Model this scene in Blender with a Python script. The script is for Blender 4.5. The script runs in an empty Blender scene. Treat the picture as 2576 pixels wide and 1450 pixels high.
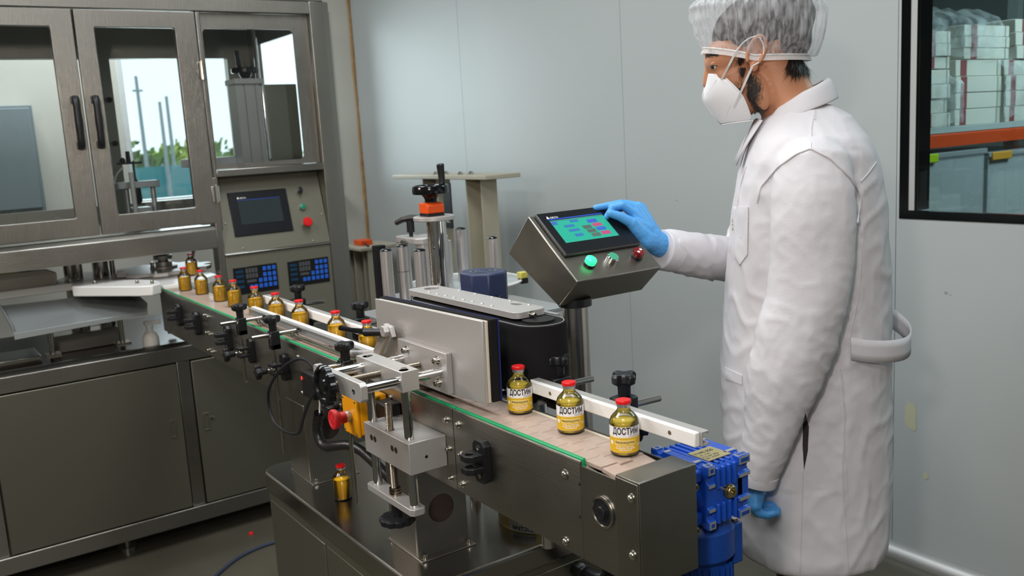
import bpy, bmesh, math, random
import numpy as np
from mathutils import Vector, Matrix
from mathutils import noise as mnoise
random.seed(7)
S = bpy.context.scene
COL = S.collection
PI = math.pi

# ---------------------------------------------------------------- camera
F_PX, YAW, PITCH, ROLL = 2290.16, 0.599480533, 0.167499327, 0.0587500753
CAM_H = 1.5
cam = bpy.data.cameras.new('camera')
cam.sensor_width = 36.0
cam.lens = F_PX / 2576 * 36.0
cam.clip_start = 0.05
cam.clip_end = 200
cam.dof.use_dof = True
cam.dof.focus_distance = 1.72
cam.dof.aperture_fstop = 6.3
camo = bpy.data.objects.new('camera', cam)
COL.objects.link(camo)
_f = Vector((-math.cos(YAW) * math.cos(PITCH), math.sin(YAW) * math.cos(PITCH), -math.sin(PITCH)))
_r = _f.cross(Vector((0, 0, 1))).normalized()
_d = -_r.cross(_f)
_r2 = math.cos(ROLL) * _r + math.sin(ROLL) * _d
_d2 = -math.sin(ROLL) * _r + math.cos(ROLL) * _d
camo.matrix_world = Matrix(((_r2.x, -_d2.x, -_f.x, 0), (_r2.y, -_d2.y, -_f.y, 0), (_r2.z, -_d2.z, -_f.z, CAM_H), (0, 0, 0, 1)))
S.camera = camo

# ---------------------------------------------------------------- world, lamps, exposure
W = bpy.data.worlds.new('sky')
S.world = W
W.use_nodes = True
wn = W.node_tree.nodes
bg = wn['Background']
bg.inputs['Color'].default_value = (0.80, 0.93, 1.0, 1)
bg.inputs['Strength'].default_value = 1.7

def area(name, loc, target, sx, sy, power, color, spread=PI):
    l = bpy.data.lights.new(name, 'AREA')
    l.shape = 'RECTANGLE'
    l.size, l.size_y = sx, sy
    l.energy = power
    l.color = color
    l.spread = spread
    o = bpy.data.objects.new(name, l)
    COL.objects.link(o)
    o.location = loc
    d = Vector(target) - Vector(loc)
    o.rotation_euler = d.to_track_quat('-Z', 'Y').to_euler()
    return o

COOL = (0.93, 0.975, 1.0)
area('ceiling_lamp', (-2.2, 1.25, 2.93), (-2.2, 1.25, 0), 1.2, 0.6, 24, COOL)
area('ceiling_lamp', (-0.6, 1.35, 2.93), (-0.6, 1.35, 0), 1.2, 0.6, 15, COOL)
area('ceiling_lamp', (-3.9, 1.25, 2.93), (-3.9, 1.25, 0), 1.2, 0.6, 5, COOL)
area('ceiling_lamp', (-2.2, -0.6, 2.93), (-2.2, -0.6, 0), 1.2, 0.6, 42, COOL)
area('ceiling_lamp', (0.4, -0.6, 2.93), (0.4, -0.6, 0), 1.2, 0.6, 34, COOL)  # added, unseen: brightens the room behind the camera that the steel reflects
# the photographer's warm light, to the right of the camera
area('photo_light', (-2.45, -0.35, 1.80), (-1.6, 1.3, 1.15), 0.22, 0.22, 9, (1.0, 0.82, 0.72))
area('camera_flash', (-0.10, -0.22, 1.85), (-2.2, 1.2, 1.15), 0.12, 0.12, 14, (1.0, 0.88, 0.80))
area('ceiling_lamp', (-4.95, 0.9, 2.93), (-4.95, 0.9, 0), 0.6, 1.2, 34, COOL)  # added, unseen: brightens the far wall behind the machine
# daylight coming in through the far window, and the lamp of the store room
area('window_daylight', (-5.9, 1.9, 1.75), (-3.0, 1.9, 1.2), 1.2, 1.0, 18, (0.85, 0.95, 1.0))
area('store_room_lamp', (-0.9, 4.2, 2.6), (-1.6, 3.8, 0.8), 1.2, 0.6, 80, (0.9, 0.97, 1.0))

vs = S.view_settings
vs.view_transform = 'Standard'
vs.look = 'None'
vs.exposure = 0.0
vs.gamma = 1.0
vs.use_curve_mapping = False
S.cycles.use_denoising = True
try:
    S.cycles.denoiser = 'OPENIMAGEDENOISE'
except Exception:
    pass
S.cycles.max_bounces = 10
S.cycles.diffuse_bounces = 4
S.cycles.glossy_bounces = 4
S.cycles.transmission_bounces = 8
S.cycles.transparent_max_bounces = 16
S.cycles.caustics_reflective = False
S.cycles.caustics_refractive = False
S.cycles.sample_clamp_indirect = 4.0
S.cycles.use_adaptive_sampling = True
S.cycles.adaptive_threshold = 0.03

# ---------------------------------------------------------------- materials
def lin(c):
    return tuple(((v / 255) / 12.92 if v / 255 <= 0.04045 else ((v / 255 + 0.055) / 1.055) ** 2.4) for v in c)

def mat(name, rgb=(128, 128, 128), rough=0.5, metal=0.0, bump=None, streak=None, var=0.0, var_scale=6.0,
        emit=None, estr=0.0, trans=0.0, ior=1.45, coat=0.0, sub=0.0, spec=0.5, aniso=0.0, rvar=0.0, sheen=0.0):
    """procedural principled material: colour + fine variation, optional brushed streaks and fine relief"""
    m = bpy.data.materials.new(name)
    m.use_nodes = True
    nt = m.node_tree
    b = nt.nodes['Principled BSDF']
    c = lin(rgb) + (1,)
    b.inputs['Base Color'].default_value = c
    b.inputs['Roughness'].default_value = rough
    b.inputs['Metallic'].default_value = metal
    b.inputs['IOR'].default_value = ior
    b.inputs['Transmission Weight'].default_value = trans
    b.inputs['Coat Weight'].default_value = coat
    b.inputs['Specular IOR Level'].default_value = spec
    b.inputs['Sheen Weight'].default_value = sheen
    if sub:
        b.inputs['Subsurface Weight'].default_value = sub
        b.inputs['Subsurface Radius'].default_value = (0.01, 0.006, 0.003)
        b.inputs['Subsurface Scale'].default_value = 0.6
    if aniso:
        b.inputs['Anisotropic'].default_value = aniso
    if emit:
        b.inputs['Emission Color'].default_value = lin(emit) + (1,)
        b.inputs['Emission Strength'].default_value = estr
    tc = nt.nodes.new('ShaderNodeTexCoord')
    if var or rvar:
        n = nt.nodes.new('ShaderNodeTexNoise')
        n.inputs['Scale'].default_value = var_scale
        n.inputs['Detail'].default_value = 4
        nt.links.new(tc.outputs['Object'], n.inputs['Vector'])
        if var:
            mx = nt.nodes.new('ShaderNodeMixRGB')
            mx.blend_type = 'MULTIPLY'
            mx.inputs['Fac'].default_value = 1
            rp = nt.nodes.new('ShaderNodeMapRange')
            rp.inputs['From Min'].default_value = 0.3
            rp.inputs['From Max'].default_value = 0.7
            rp.inputs['To Min'].default_value = 1 - var
            rp.inputs['To Max'].default_value = 1 + var * 0.4
            nt.links.new(n.outputs['Fac'], rp.inputs['Value'])
            mx.inputs['Color1'].default_value = c
            nt.links.new(rp.outputs['Result'], mx.inputs['Color2'])
            nt.links.new(mx.outputs['Color'], b.inputs['Base Color'])
        if rvar:
            rr = nt.nodes.new('ShaderNodeMapRange')
            rr.inputs['From Min'].default_value = 0.3
            rr.inputs['From Max'].default_value = 0.7
            rr.inputs['To Min'].default_value = max(0.02, rough - rvar)
            rr.inputs['To Max'].default_value = rough + rvar
            nt.links.new(n.outputs['Fac'], rr.inputs['Value'])
            nt.links.new(rr.outputs['Result'], b.inputs['Roughness'])
    src = None
    if streak:
        axis, sc, st = streak
        mp = nt.nodes.new('ShaderNodeMapping')
        s3 = [sc, sc, sc]
        s3[axis] = sc * 0.02
        mp.inputs['Scale'].default_value = s3
        nt.links.new(tc.outputs['Object'], mp.inputs['Vector'])
        n2 = nt.nodes.new('ShaderNodeTexNoise')
        n2.inputs['Scale'].default_value = 1
        n2.inputs['Detail'].default_value = 3
        nt.links.new(mp.outputs['Vector'], n2.inputs['Vector'])
        src, strength = n2, st
    elif bump:
        sc, st = bump
        n2 = nt.nodes.new('ShaderNodeTexNoise')
        n2.inputs['Scale'].default_value = sc
        n2.inputs['Detail'].default_value = 3
        nt.links.new(tc.outputs['Object'], n2.inputs['Vector'])
        src, strength = n2, st
    if src:
        bp = nt.nodes.new('ShaderNodeBump')
        bp.inputs['Strength'].default_value = strength
        bp.inputs['Distance'].default_value = 0.002
        nt.links.new(src.outputs['Fac'], bp.inputs['Height'])
        nt.links.new(bp.outputs['Normal'], b.inputs['Normal'])
    return m

def glass_mat(name, tint=(245, 250, 250), rough=0.02, edge=(150, 165, 160), power=0.35):
    """thin-walled glass: clear film with a fresnel reflection, a little darker at grazing angles"""
    m = bpy.data.materials.new(name)
    m.use_nodes = True
    nt = m.node_tree
    nt.nodes.clear()
    out = nt.nodes.new('ShaderNodeOutputMaterial')
    tr = nt.nodes.new('ShaderNodeBsdfTransparent')
    gl = nt.nodes.new('ShaderNodeBsdfGlossy')
    gl.inputs['Roughness'].default_value = rough
    fr = nt.nodes.new('ShaderNodeFresnel')
    fr.inputs['IOR'].default_value = 1.5
    lw = nt.nodes.new('ShaderNodeLayerWeight')
    lw.inputs['Blend'].default_value = power
    mc = nt.nodes.new('ShaderNodeMixRGB')
    mc.inputs['Color1'].default_value = lin(tint) + (1,)
    mc.inputs['Color2'].default_value = lin(edge) + (1,)
    nt.links.new(lw.outputs['Facing'], mc.inputs['Fac'])
    nt.links.new(mc.outputs['Color'], tr.inputs['Color'])
    mx = nt.nodes.new('ShaderNodeMixShader')
    nt.links.new(fr.outputs['Fac'], mx.inputs['Fac'])
    nt.links.new(tr.outputs['BSDF'], mx.inputs[1])
    nt.links.new(gl.outputs['BSDF'], mx.inputs[2])
    nt.links.new(mx.outputs['Shader'], out.inputs['Surface'])
    return m

def film_mat(name, rgb, clear, rough=0.35, stripe=None, squash=1.0):
    """thin translucent film or gauze: part see-through, part white scattering"""
    m = bpy.data.materials.new(name)
    m.use_nodes = True
    nt = m.node_tree
    b = nt.nodes['Principled BSDF']
    b.inputs['Base Color'].default_value = lin(rgb) + (1,)
    b.inputs['Roughness'].default_value = rough
    out = nt.nodes['Material Output']
    tr = nt.nodes.new('ShaderNodeBsdfTransparent')
    mx = nt.nodes.new('ShaderNodeMixShader')
    mx.inputs['Fac'].default_value = clear
    if stripe:
        tc = nt.nodes.new('ShaderNodeTexCoord')
        n = nt.nodes.new('ShaderNodeTexNoise')
        n.inputs['Scale'].default_value = stripe
        n.inputs['Detail'].default_value = 3
        mp = nt.nodes.new('ShaderNodeMapping')
        mp.inputs['Scale'].default_value = (1, 1, squash)
        nt.links.new(tc.outputs['Object'], mp.inputs['Vector'])
        nt.links.new(mp.outputs['Vector'], n.inputs['Vector'])
        rp = nt.nodes.new('ShaderNodeMapRange')
        rp.inputs['From Min'].default_value = 0.35
        rp.inputs['From Max'].default_value = 0.65
        rp.inputs['To Min'].default_value = clear - 0.2
        rp.inputs['To Max'].default_value = min(1, clear + 0.15)
        nt.links.new(n.outputs['Fac'], rp.inputs['Value'])
        nt.links.new(rp.outputs['Result'], mx.inputs['Fac'])
    nt.links.new(b.outputs['BSDF'], mx.inputs[1])
    nt.links.new(tr.outputs['BSDF'], mx.inputs[2])
    nt.links.new(mx.outputs['Shader'], out.inputs['Surface'])
    return m

M = {}
M['steel'] = mat('brushed_steel', (158, 155, 148), 0.34, 1.0, streak=(1, 700, 0.20), rvar=0.06, var_scale=3)
M['steel_door'] = mat('brushed_steel_door', (150, 147, 140), 0.33, 1.0, streak=(2, 700, 0.40), rvar=0.05, var_scale=3)
M['steel_x'] = mat('brushed_steel_long', (160, 156, 148), 0.33, 1.0, streak=(0, 700, 0.16), rvar=0.07, var_scale=4)
M['steel_polish'] = mat('polished_steel', (170, 166, 158), 0.22, 1.0, rvar=0.05, var_scale=5)
M['steel_near'] = mat('fine_brushed_steel', (152, 149, 140), 0.34, 1.0, streak=(2, 1400, 0.05), rvar=0.06, var_scale=6)
M['steel_panel'] = mat('bead_blasted_steel', (128, 126, 112), 0.42, 0.85, bump=(700, 0.04))
M['panel_olive'] = mat('olive_grey_panel', (122, 120, 106), 0.5, 0.5, bump=(700, 0.04))
M['chrome'] = mat('chrome', (215, 215, 215), 0.07, 1.0)
M['bolt'] = mat('bolt_steel', (190, 186, 176), 0.2, 1.0)
M['alu'] = mat('anodised_aluminium', (190, 187, 183), 0.42, 0.55, bump=(1500, 0.06))
M['alu_dull'] = mat('aluminium_profile', (186, 187, 186), 0.42, 0.7)
M['thread'] = mat('threaded_steel', (150, 138, 122), 0.28, 1.0)
M['black'] = mat('black_plastic', (24, 25, 27), 0.38, bump=(500, 0.08))
M['black_gloss'] = mat('black_gloss_plastic', (16, 17, 19), 0.16)
M['rubber'] = mat('black_foam_rubber', (26, 25, 26), 0.9, bump=(900, 0.3), spec=0.2)
M['blue_foam'] = mat('blue_foam', (36, 42, 96), 0.85, bump=(900, 0.3), spec=0.2)
M['pom'] = mat('white_plastic', (232, 230, 226), 0.35, sub=0.15)
M['cream'] = mat('cream_plastic', (208, 200, 182), 0.5)
M['green_strip'] = mat('green_wear_strip', (24, 150, 92), 0.35)
M['belt'] = mat('taupe_slat_plastic', (176, 156, 143), 0.36, var=0.08, var_scale=60, rvar=0.06)
M['red'] = mat('red_plastic', (214, 28, 30), 0.3)
M['red_estop'] = mat('red_mushroom', (200, 34, 40), 0.4)
M['yellow'] = mat('yellow_enclosure', (247, 168, 12), 0.4)
M['orange'] = mat('orange_plastic', (232, 84, 20), 0.38)
M['cap_alu'] = mat('crimp_aluminium', (190, 190, 192), 0.35, 0.8)
M['glass'] = glass_mat('bottle_glass', (253, 254, 253), 0.03, (196, 204, 200), 0.3)
M['pane'] = glass_mat('window_glass', (252, 254, 254), 0.01, (236, 244, 242), 0.5)
M['store_pane'] = glass_mat('store_window_glass', (196, 210, 210), 0.01, (190, 205, 205), 0.5)
M['juice'] = mat('turbid_orange_liquid', (255, 190, 36), 0.2, ior=1.33)
M['juice_clear'] = mat('olive_yellow_liquid', (212, 182, 70), 0.12, ior=1.33)
M['label_white'] = mat('label_paper_white', (240, 238, 238), 0.4)
M['label_yellow'] = mat('label_print_yellow', (216, 172, 14), 0.4)
M['label_cream'] = mat('label_print_cream', (236, 206, 116), 0.4)
M['ink'] = mat('black_ink', (26, 22, 22), 0.5)
M['ink_grey'] = mat('grey_ink', (130, 130, 134), 0.5)
M['ink_white'] = mat('white_ink', (246, 244, 236), 0.5)
M['gear_blue'] = mat('blue_gear_paint', (24, 76, 178), 0.32, var=0.12, var_scale=20, coat=0.3)
M['motor_blue'] = mat('dark_blue_paint', (22, 66, 146), 0.38, var=0.12, var_scale=20)
M['navy'] = mat('navy_blue_plastic', (38, 48, 80), 0.42)
M['wall'] = mat('wall_panel_white', (180, 186, 185), 0.42, var=0.03, var_scale=1.2, rvar=0.04)
M['wall_far'] = mat('wall_panel_far', (214, 211, 200), 0.5, var=0.03, var_scale=1.2)
M['wall_dim'] = mat('wall_rear_grey', (120, 120, 112), 0.6)
M['wall_dark'] = mat('dark_rear_wall', (150, 148, 138), 0.6, var=0.1, var_scale=1.0)
M['ceiling'] = mat('ceiling_panel', (190, 194, 192), 0.7)
M['floor'] = mat('grey_green_floor', (86, 82, 70), 0.22, var=0.22, var_scale=3.0, rvar=0.06)
M['stain'] = mat('yellow_stain', (192, 192, 162), 0.6)
M['alu_light'] = mat('satin_window_profile', (186, 188, 186), 0.4, 0.2)
M['deck'] = mat('dark_deck', (40, 37, 34), 0.3, 0.5)
M['tray'] = mat('tray_sheet', (184, 190, 190), 0.3, 0.6)
M['hole_shade'] = mat('painted_hole_shade', (58, 46, 40), 0.7)  # shade inside the pedestal holes, put into the colour
M['rust'] = mat('rust_sealant', (176, 136, 84), 0.7, var=0.35, var_scale=18)
M['seam'] = mat('panel_seam', (150, 158, 156), 0.6)
M['win_black'] = mat('black_window_border', (10, 12, 14), 0.12)
M['frame_white'] = mat('white_window_frame', (226, 228, 226), 0.4)
M['beige'] = mat('beige_painted_steel', (178, 172, 152), 0.45, var=0.05, var_scale=10)
M['elec'] = mat('grey_enclosure_paint', (132, 144, 148), 0.45)
M['rack_orange'] = mat('orange_rack_beam', (206, 72, 26), 0.4)
M['rack_grey'] = mat('grey_rack_steel', (176, 184, 184), 0.5)
M['carton'] = mat('white_carton', (214, 212, 202), 0.6)
M['carton_red'] = mat('carton_print_maroon', (140, 74, 78), 0.6)
M['carton_grey'] = mat('carton_shade_grey', (150, 152, 146), 0.6)
M['film'] = film_mat('shrink_film', (225, 232, 235), 0.78, 0.12, stripe=14)
M['bin'] = film_mat('clear_bin_plastic', (200, 208, 212), 0.55, 0.25)
M['lime'] = mat('lime_clip', (170, 204, 26), 0.4)
M['amber'] = mat('amber_clip', (206, 150, 50), 0.4)
M['coat'] = mat('white_cotton', (212, 209, 212), 0.82, bump=(260, 0.12), spec=0.2)
M['skin'] = mat('skin', (190, 132, 98), 0.5, sub=0.12, var=0.10, var_scale=14, bump=(400, 0.06))
M['hair'] = mat('dark_brown_hair', (42, 32, 27), 0.55, var=0.3, var_scale=120)
M['glove'] = mat('blue_nitrile', (82, 158, 222), 0.45, bump=(90, 0.12))
M['mask'] = mat('mask_white', (232, 232, 234), 0.85, bump=(500, 0.08), spec=0.2)
M['strap'] = mat('elastic_white', (226, 224, 222), 0.7)
M['trouser'] = mat('dark_trousers', (52, 44, 42), 0.8)
M['shoe'] = mat('white_clog', (214, 214, 212), 0.5)
M['tape'] = mat('amber_label_roll', (250, 222, 136), 0.3)
M['screen_off'] = mat('dark_touch_screen', (50, 58, 60), 0.15)
M['bezel'] = mat('hmi_bezel', (20, 23, 28), 0.3)
M['bezel_side'] = mat('hmi_bezel_side', (66, 64, 62), 0.45)
M['brass'] = mat('brass_plug', (184, 168, 120), 0.28, 1.0)
M['plate_gold'] = mat('rating_plate', (190, 178, 132), 0.4, 0.6)
M['teal_fence'] = mat('teal_mesh_fence', (70, 140, 146), 0.8)
M['leaf'] = mat('tree_foliage', (104, 136, 60), 0.8, var=0.35, var_scale=3)
M['leaf2'] = mat('light_tree_foliage', (168, 184, 84), 0.8, var=0.3, var_scale=3)
M['ground'] = mat('outside_ground', (120, 122, 110), 0.9)
M['pole'] = mat('concrete_pole', (150, 160, 164), 0.8)
M['cable'] = mat('black_cable', (26, 28, 32), 0.4)
M['cable_blue'] = mat('blue_grey_cable', (52, 62, 84), 0.5)
M['hose'] = mat('black_hose', (34, 33, 32), 0.35, bump=(80, 0.3))
M['air_tube'] = mat('yellow_air_tube', (196, 160, 62), 0.35)
M['white_bottle'] = mat('white_sprayer', (224, 222, 214), 0.4)
# ---------------------------------------------------------------- mesh helpers
ORG = {}

class MB:
    """collects solid pieces (boxes, cylinders, lathes, tubes, prisms) into one mesh"""
    def __init__(s):
        s.v, s.f = [], []
    def add(s, vs, fs):
        n = len(s.v)
        s.v += [tuple(p) for p in vs]
        s.f += [tuple(i + n for i in f) for f in fs]
        return s
    def box(s, x0, y0, z0, x1, y1, z1):
        x0, x1 = min(x0, x1), max(x0, x1); y0, y1 = min(y0, y1), max(y0, y1); z0, z1 = min(z0, z1), max(z0, z1)
        return s.add([(x0, y0, z0), (x1, y0, z0), (x1, y1, z0), (x0, y1, z0), (x0, y0, z1), (x1, y0, z1), (x1, y1, z1), (x0, y1, z1)],
                     [(0, 3, 2, 1), (4, 5, 6, 7), (0, 1, 5, 4), (1, 2, 6, 5), (2, 3, 7, 6), (3, 0, 4, 7)])
    def frame3(s, axis):
        a = Vector(axis).normalized()
        h = Vector((0, 0, 1)) if abs(a.z) < 0.9 else Vector((1, 0, 0))
        u = a.cross(h).normalized()
        return a, u, u.cross(a) * -1
    def lathe(s, prof, org=(0, 0, 0), axis=(0, 0, 1), n=24, closed=True):
        """prof: list of (radius, height along axis)"""
        a, u, w = s.frame3(axis)
        o = Vector(org)
        w = a.cross(u)
        vs, fs = [], []
        for r, h in prof:
            for k in range(n):
                t = 2 * PI * k / n
                vs.append(o + a * h + (u * math.cos(t) + w * math.sin(t)) * r)
        for i in range(len(prof) - 1):
            for k in range(n):
                k2 = (k + 1) % n
                fs.append((i * n + k, i * n + k2, (i + 1) * n + k2, (i + 1) * n + k))
        if closed:
            fs.append(tuple(range(n - 1, -1, -1)))
            fs.append(tuple((len(prof) - 1) * n + k for k in range(n)))
        return s.add(vs, fs)
    def cyl(s, p0, p1, r, r1=None, n=20):
        p0, p1 = Vector(p0), Vector(p1)
        L = (p1 - p0).length
        return s.lathe([(r, 0), (r if r1 is None else r1, L)], p0, p1 - p0, n)
    def prism(s, poly, axis, a0, a1):
        """poly: 2-D outline (counter-clockwise), extruded along axis 'x','y' or 'z' from a0 to a1"""
        def P(p, h):
            return {'x': (h, p[0], p[1]), 'y': (p[0], h, p[1]), 'z': (p[0], p[1], h)}[axis]
        n = len(poly)
        vs = [P(p, a0) for p in poly] + [P(p, a1) for p in poly]
        fs = [tuple(range(n - 1, -1, -1)), tuple(range(n, 2 * n))]
        fs += [(i, (i + 1) % n, n + (i + 1) % n, n + i) for i in range(n)]
        return s.add(vs, fs)
    def tube(s, pts, r, n=10, smooth=0, caps=True):
        pts = [Vector(p) for p in pts]
        for _ in range(smooth):
            q = [pts[0]]
            for a, b in zip(pts[:-1], pts[1:]):
                q += [a * 0.75 + b * 0.25, a * 0.25 + b * 0.75]
            pts = q + [pts[-1]]
        rs = r if isinstance(r, (list, tuple)) else [r] * len(pts)
        if len(rs) != len(pts):
            rs = [rs[min(len(rs) - 1, int(i * len(rs) / len(pts)))] for i in range(len(pts))]
        vs, fs = [], []
        up = None
        for i, p in enumerate(pts):
            t = (pts[min(i + 1, len(pts) - 1)] - pts[max(i - 1, 0)]).normalized()
            if up is None:
                up = t.orthogonal().normalized()
            up = (up - t * up.dot(t)).normalized()
            w = t.cross(up)
            for k in range(n):
                a = 2 * PI * k / n
                vs.append(p + (up * math.cos(a) + w * math.sin(a)) * rs[i])
        for i in range(len(pts) - 1):
            for k in range(n):
                k2 = (k + 1) % n
                fs.append((i * n + k, i * n + k2, (i + 1) * n + k2, (i + 1) * n + k))
        if caps:
            fs += [tuple(range(n - 1, -1, -1)), tuple((len(pts) - 1) * n + k for k in range(n))]
        return s.add(vs, fs)
    def ball(s, c, r, n=12, sz=1.0):
        prof = [(max(1e-5, r * math.sin(PI * i / n)), -r * sz * math.cos(PI * i / n)) for i in range(n + 1)]
        return s.lathe(prof, c, (0, 0, 1), n * 2, False)
    def torus(s, c, axis, R, r, n=32, m=10):
        a, u, _ = s.frame3(axis)
        w = a.cross(u)
        c = Vector(c)
        vs, fs = [], []
        for i in range(n):
            t = 2 * PI * i / n
            d = u * math.cos(t) + w * math.sin(t)
            for j in range(m):
                q = 2 * PI * j / m
                vs.append(c + d * (R + r * math.cos(q)) + a * (r * math.sin(q)))
        for i in range(n):
            for j in range(m):
                fs.append((i * m + j, ((i + 1) % n) * m + j, ((i + 1) % n) * m + (j + 1) % m, i * m + (j + 1) % m))
        return s.add(vs, fs)
    def grid(s, rows):
        """rows: list of equal-length rings/lines of points, open sheet"""
        n = len(rows[0])
        vs = [p for r in rows for p in r]
        fs = [(i * n + k, i * n + k + 1, (i + 1) * n + k + 1, (i + 1) * n + k) for i in range(len(rows) - 1) for k in range(n - 1)]
        return s.add(vs, fs)
    def rot(s, k0, ang, axis='z', c=(0, 0, 0)):
        R = Matrix.Rotation(ang, 4, axis.upper())
        c = Vector(c)
        s.v[k0:] = [tuple(R @ (Vector(p) - c) + c) for p in s.v[k0:]]
        return s

def mesh_obj(name, me, m, parent=None, org=None, smooth=35, bev=0.0, seg=2):
    o = bpy.data.objects.new(name, me)
    COL.objects.link(o)
    if m is not None:
        me.materials.append(m)
    if smooth:
        me.polygons.foreach_set('use_smooth', [True] * len(me.polygons))
        me.set_sharp_from_angle(angle=math.radians(smooth))
    if bev:
        b = o.modifiers.new('bevel', 'BEVEL')
        b.width = bev
        b.segments = seg
        b.limit_method = 'ANGLE'
        b.angle_limit = math.radians(40)
        b.harden_normals = False
    if parent is not None:
        o.parent = parent
    return o

def obj(name, mb, m, parent=None, org=None, smooth=35, bev=0.0, seg=2, label=None, fix=True):
    """link an MB as ONE mesh object; vertices are given in world space"""
    if parent is not None:
        org = ORG[parent.name]
    if org is None:
        a = np.array(mb.v)
        lo, hi = a.min(0), a.max(0)
        org = Vector(((lo[0] + hi[0]) / 2, (lo[1] + hi[1]) / 2, lo[2]))
    org = Vector(org)
    me = bpy.data.meshes.new(name)
    me.from_pydata([tuple(Vector(p) - org) for p in mb.v], [], mb.f)
    me.validate()
    if fix:
        bm = bmesh.new()
        bm.from_mesh(me)
        bmesh.ops.recalc_face_normals(bm, faces=bm.faces)
        bm.to_mesh(me)
        bm.free()
    o = mesh_obj(name, me, m, parent, None, smooth, bev, seg)
    if parent is None:
        o.location = org
    ORG[o.name] = org
    if label:
        o['label'] = label
    return o

def tag(o, label, cat, group=None, kind=None):
    o['label'] = label
    o['category'] = cat
    if group:
        o['group'] = group
    if kind:
        o['kind'] = kind
    return o

def struct(o):
    o['kind'] = 'structure'
    return o

def thing(name, loc, label, cat, group=None):
    o = bpy.data.objects.new(name, None)
    o.empty_display_size = 0.02
    COL.objects.link(o)
    o.location = loc
    ORG[o.name] = Vector(loc)
    return tag(o, label, cat, group)

def dup(o, loc=None, rotz=None, label=None, parent=None):
    """copy a thing with copies of its parts and their sub-parts"""
    c = o.copy()
    COL.objects.link(c)
    if parent is not None:
        c.parent = parent
    if loc is not None:
        c.location = loc
        ORG[c.name] = Vector(loc)
    if rotz is not None:
        c.rotation_euler = (0, 0, rotz)
    if label:
        c['label'] = label
    for ch in list(o.children):
        dup(ch, parent=c)
    return c

def text_mesh(body, size, bold=0.0, align='CENTER', squeeze=1.0, shear=0.0):
    """flat lettering as (verts, faces), x to the right and y up, origin at the baseline"""
    cu = bpy.data.curves.new('txt', 'FONT')
    cu.body = body
    cu.size = size
    cu.align_x = align
    cu.offset = bold * size
    cu.shear = shear
    cu.resolution_u = 3
    o = bpy.data.objects.new('txt', cu)
    COL.objects.link(o)
    dg = bpy.context.evaluated_depsgraph_get()
    dg.update()
    me = bpy.data.meshes.new_from_object(o.evaluated_get(dg))
    vs = [(v.co.x * squeeze, v.co.y) for v in me.vertices]
    fs = [tuple(p.vertices) for p in me.polygons]
    bpy.data.objects.remove(o)
    bpy.data.curves.remove(cu)
    bpy.data.meshes.remove(me)
    return vs, fs

def text_on_plane(mb, body, size, origin, right, up, lift=0.0002, **k):
    vs, fs = text_mesh(body, size, **k)
    o, r, u = Vector(origin), Vector(right).normalized(), Vector(up).normalized()
    n = r.cross(u)
    mb.add([o + r * x + u * y + n * lift for x, y in vs], fs)
    return mb

def rect_on_plane(mb, origin, right, up, x0, y0, x1, y1, lift=0.0002):
    o, r, u = Vector(origin), Vector(right).normalized(), Vector(up).normalized()
    n = r.cross(u)
    mb.add([o + r * x + u * y + n * lift for x, y in ((x0, y0), (x1, y0), (x1, y1), (x0, y1))], [(0, 1, 2, 3)])
    return mb

def star_knob(mb, c, axis, R=0.016, h=0.012, lobes=4, stem=0.016, rs=0.008):
    """lobed clamping knob: lobed head on a hexagon-ish stem; c = foot of the stem, axis = from foot to head"""
    a, u, _ = mb.frame3(axis)
    w = a.cross(u)
    c = Vector(c)
    mb.lathe([(rs * 0.92, 0), (rs, stem * 0.1), (rs, stem * 0.55), (rs * 1.15, stem)], c, a, 10)
    n = 48
    rings = []
    for hh, sc in ((stem * 0.85, 0.72), (stem, 0.97), (stem + h * 0.7, 1.0), (stem + h, 0.86)):
        ring = []
        for k in range(n):
            t = 2 * PI * k / n
            r = R * sc * (0.80 + 0.20 * math.tanh(3 * math.cos(lobes * t)) )
            ring.append(c + a * hh + (u * math.cos(t) + w * math.sin(t)) * r)
        rings.append(ring)
    vs = [p for r in rings for p in r]
    fs = [(i * n + k, i * n + (k + 1) % n, (i + 1) * n + (k + 1) % n, (i + 1) * n + k) for i in range(3) for k in range(n)]
    fs += [tuple(range(n - 1, -1, -1)), tuple(3 * n + k for k in range(n))]
    return mb.add(vs, fs)

def hand_wheel(mb, c, axis, R, h, lobes=10, amp=0.06):
    """scalloped hand wheel"""
    a, u, _ = mb.frame3(axis)
    w = a.cross(u)
    c = Vector(c)
    n = lobes * 10
    rings = []
    for hh, sc in ((0, 0.55), (0.0, 0.9), (h * 0.15, 1.0), (h * 0.8, 1.0), (h, 0.92), (h, 0.80), (h * 0.72, 0.76), (h * 0.72, 0.40), (h * 0.95, 0.34), (h * 0.95, 0.05)):
        ring = []
        for k in range(n):
            t = 2 * PI * k / n
            f = (1 + amp * (abs(math.cos(lobes * t / 2)) * 2 - 1.2)) if sc > 0.85 else 1
            ring.append(c + a * hh + (u * math.cos(t) + w * math.sin(t)) * R * sc * f)
        rings.append(ring)
    vs = [p for r in rings for p in r]
    m = len(rings)
    fs = [(i * n + k, i * n + (k + 1) % n, (i + 1) * n + (k + 1) % n, (i + 1) * n + k) for i in range(m - 1) for k in range(n)]
    fs += [tuple(range(n - 1, -1, -1)), tuple((m - 1) * n + k for k in range(n))]
    return mb.add(vs, fs)

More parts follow.
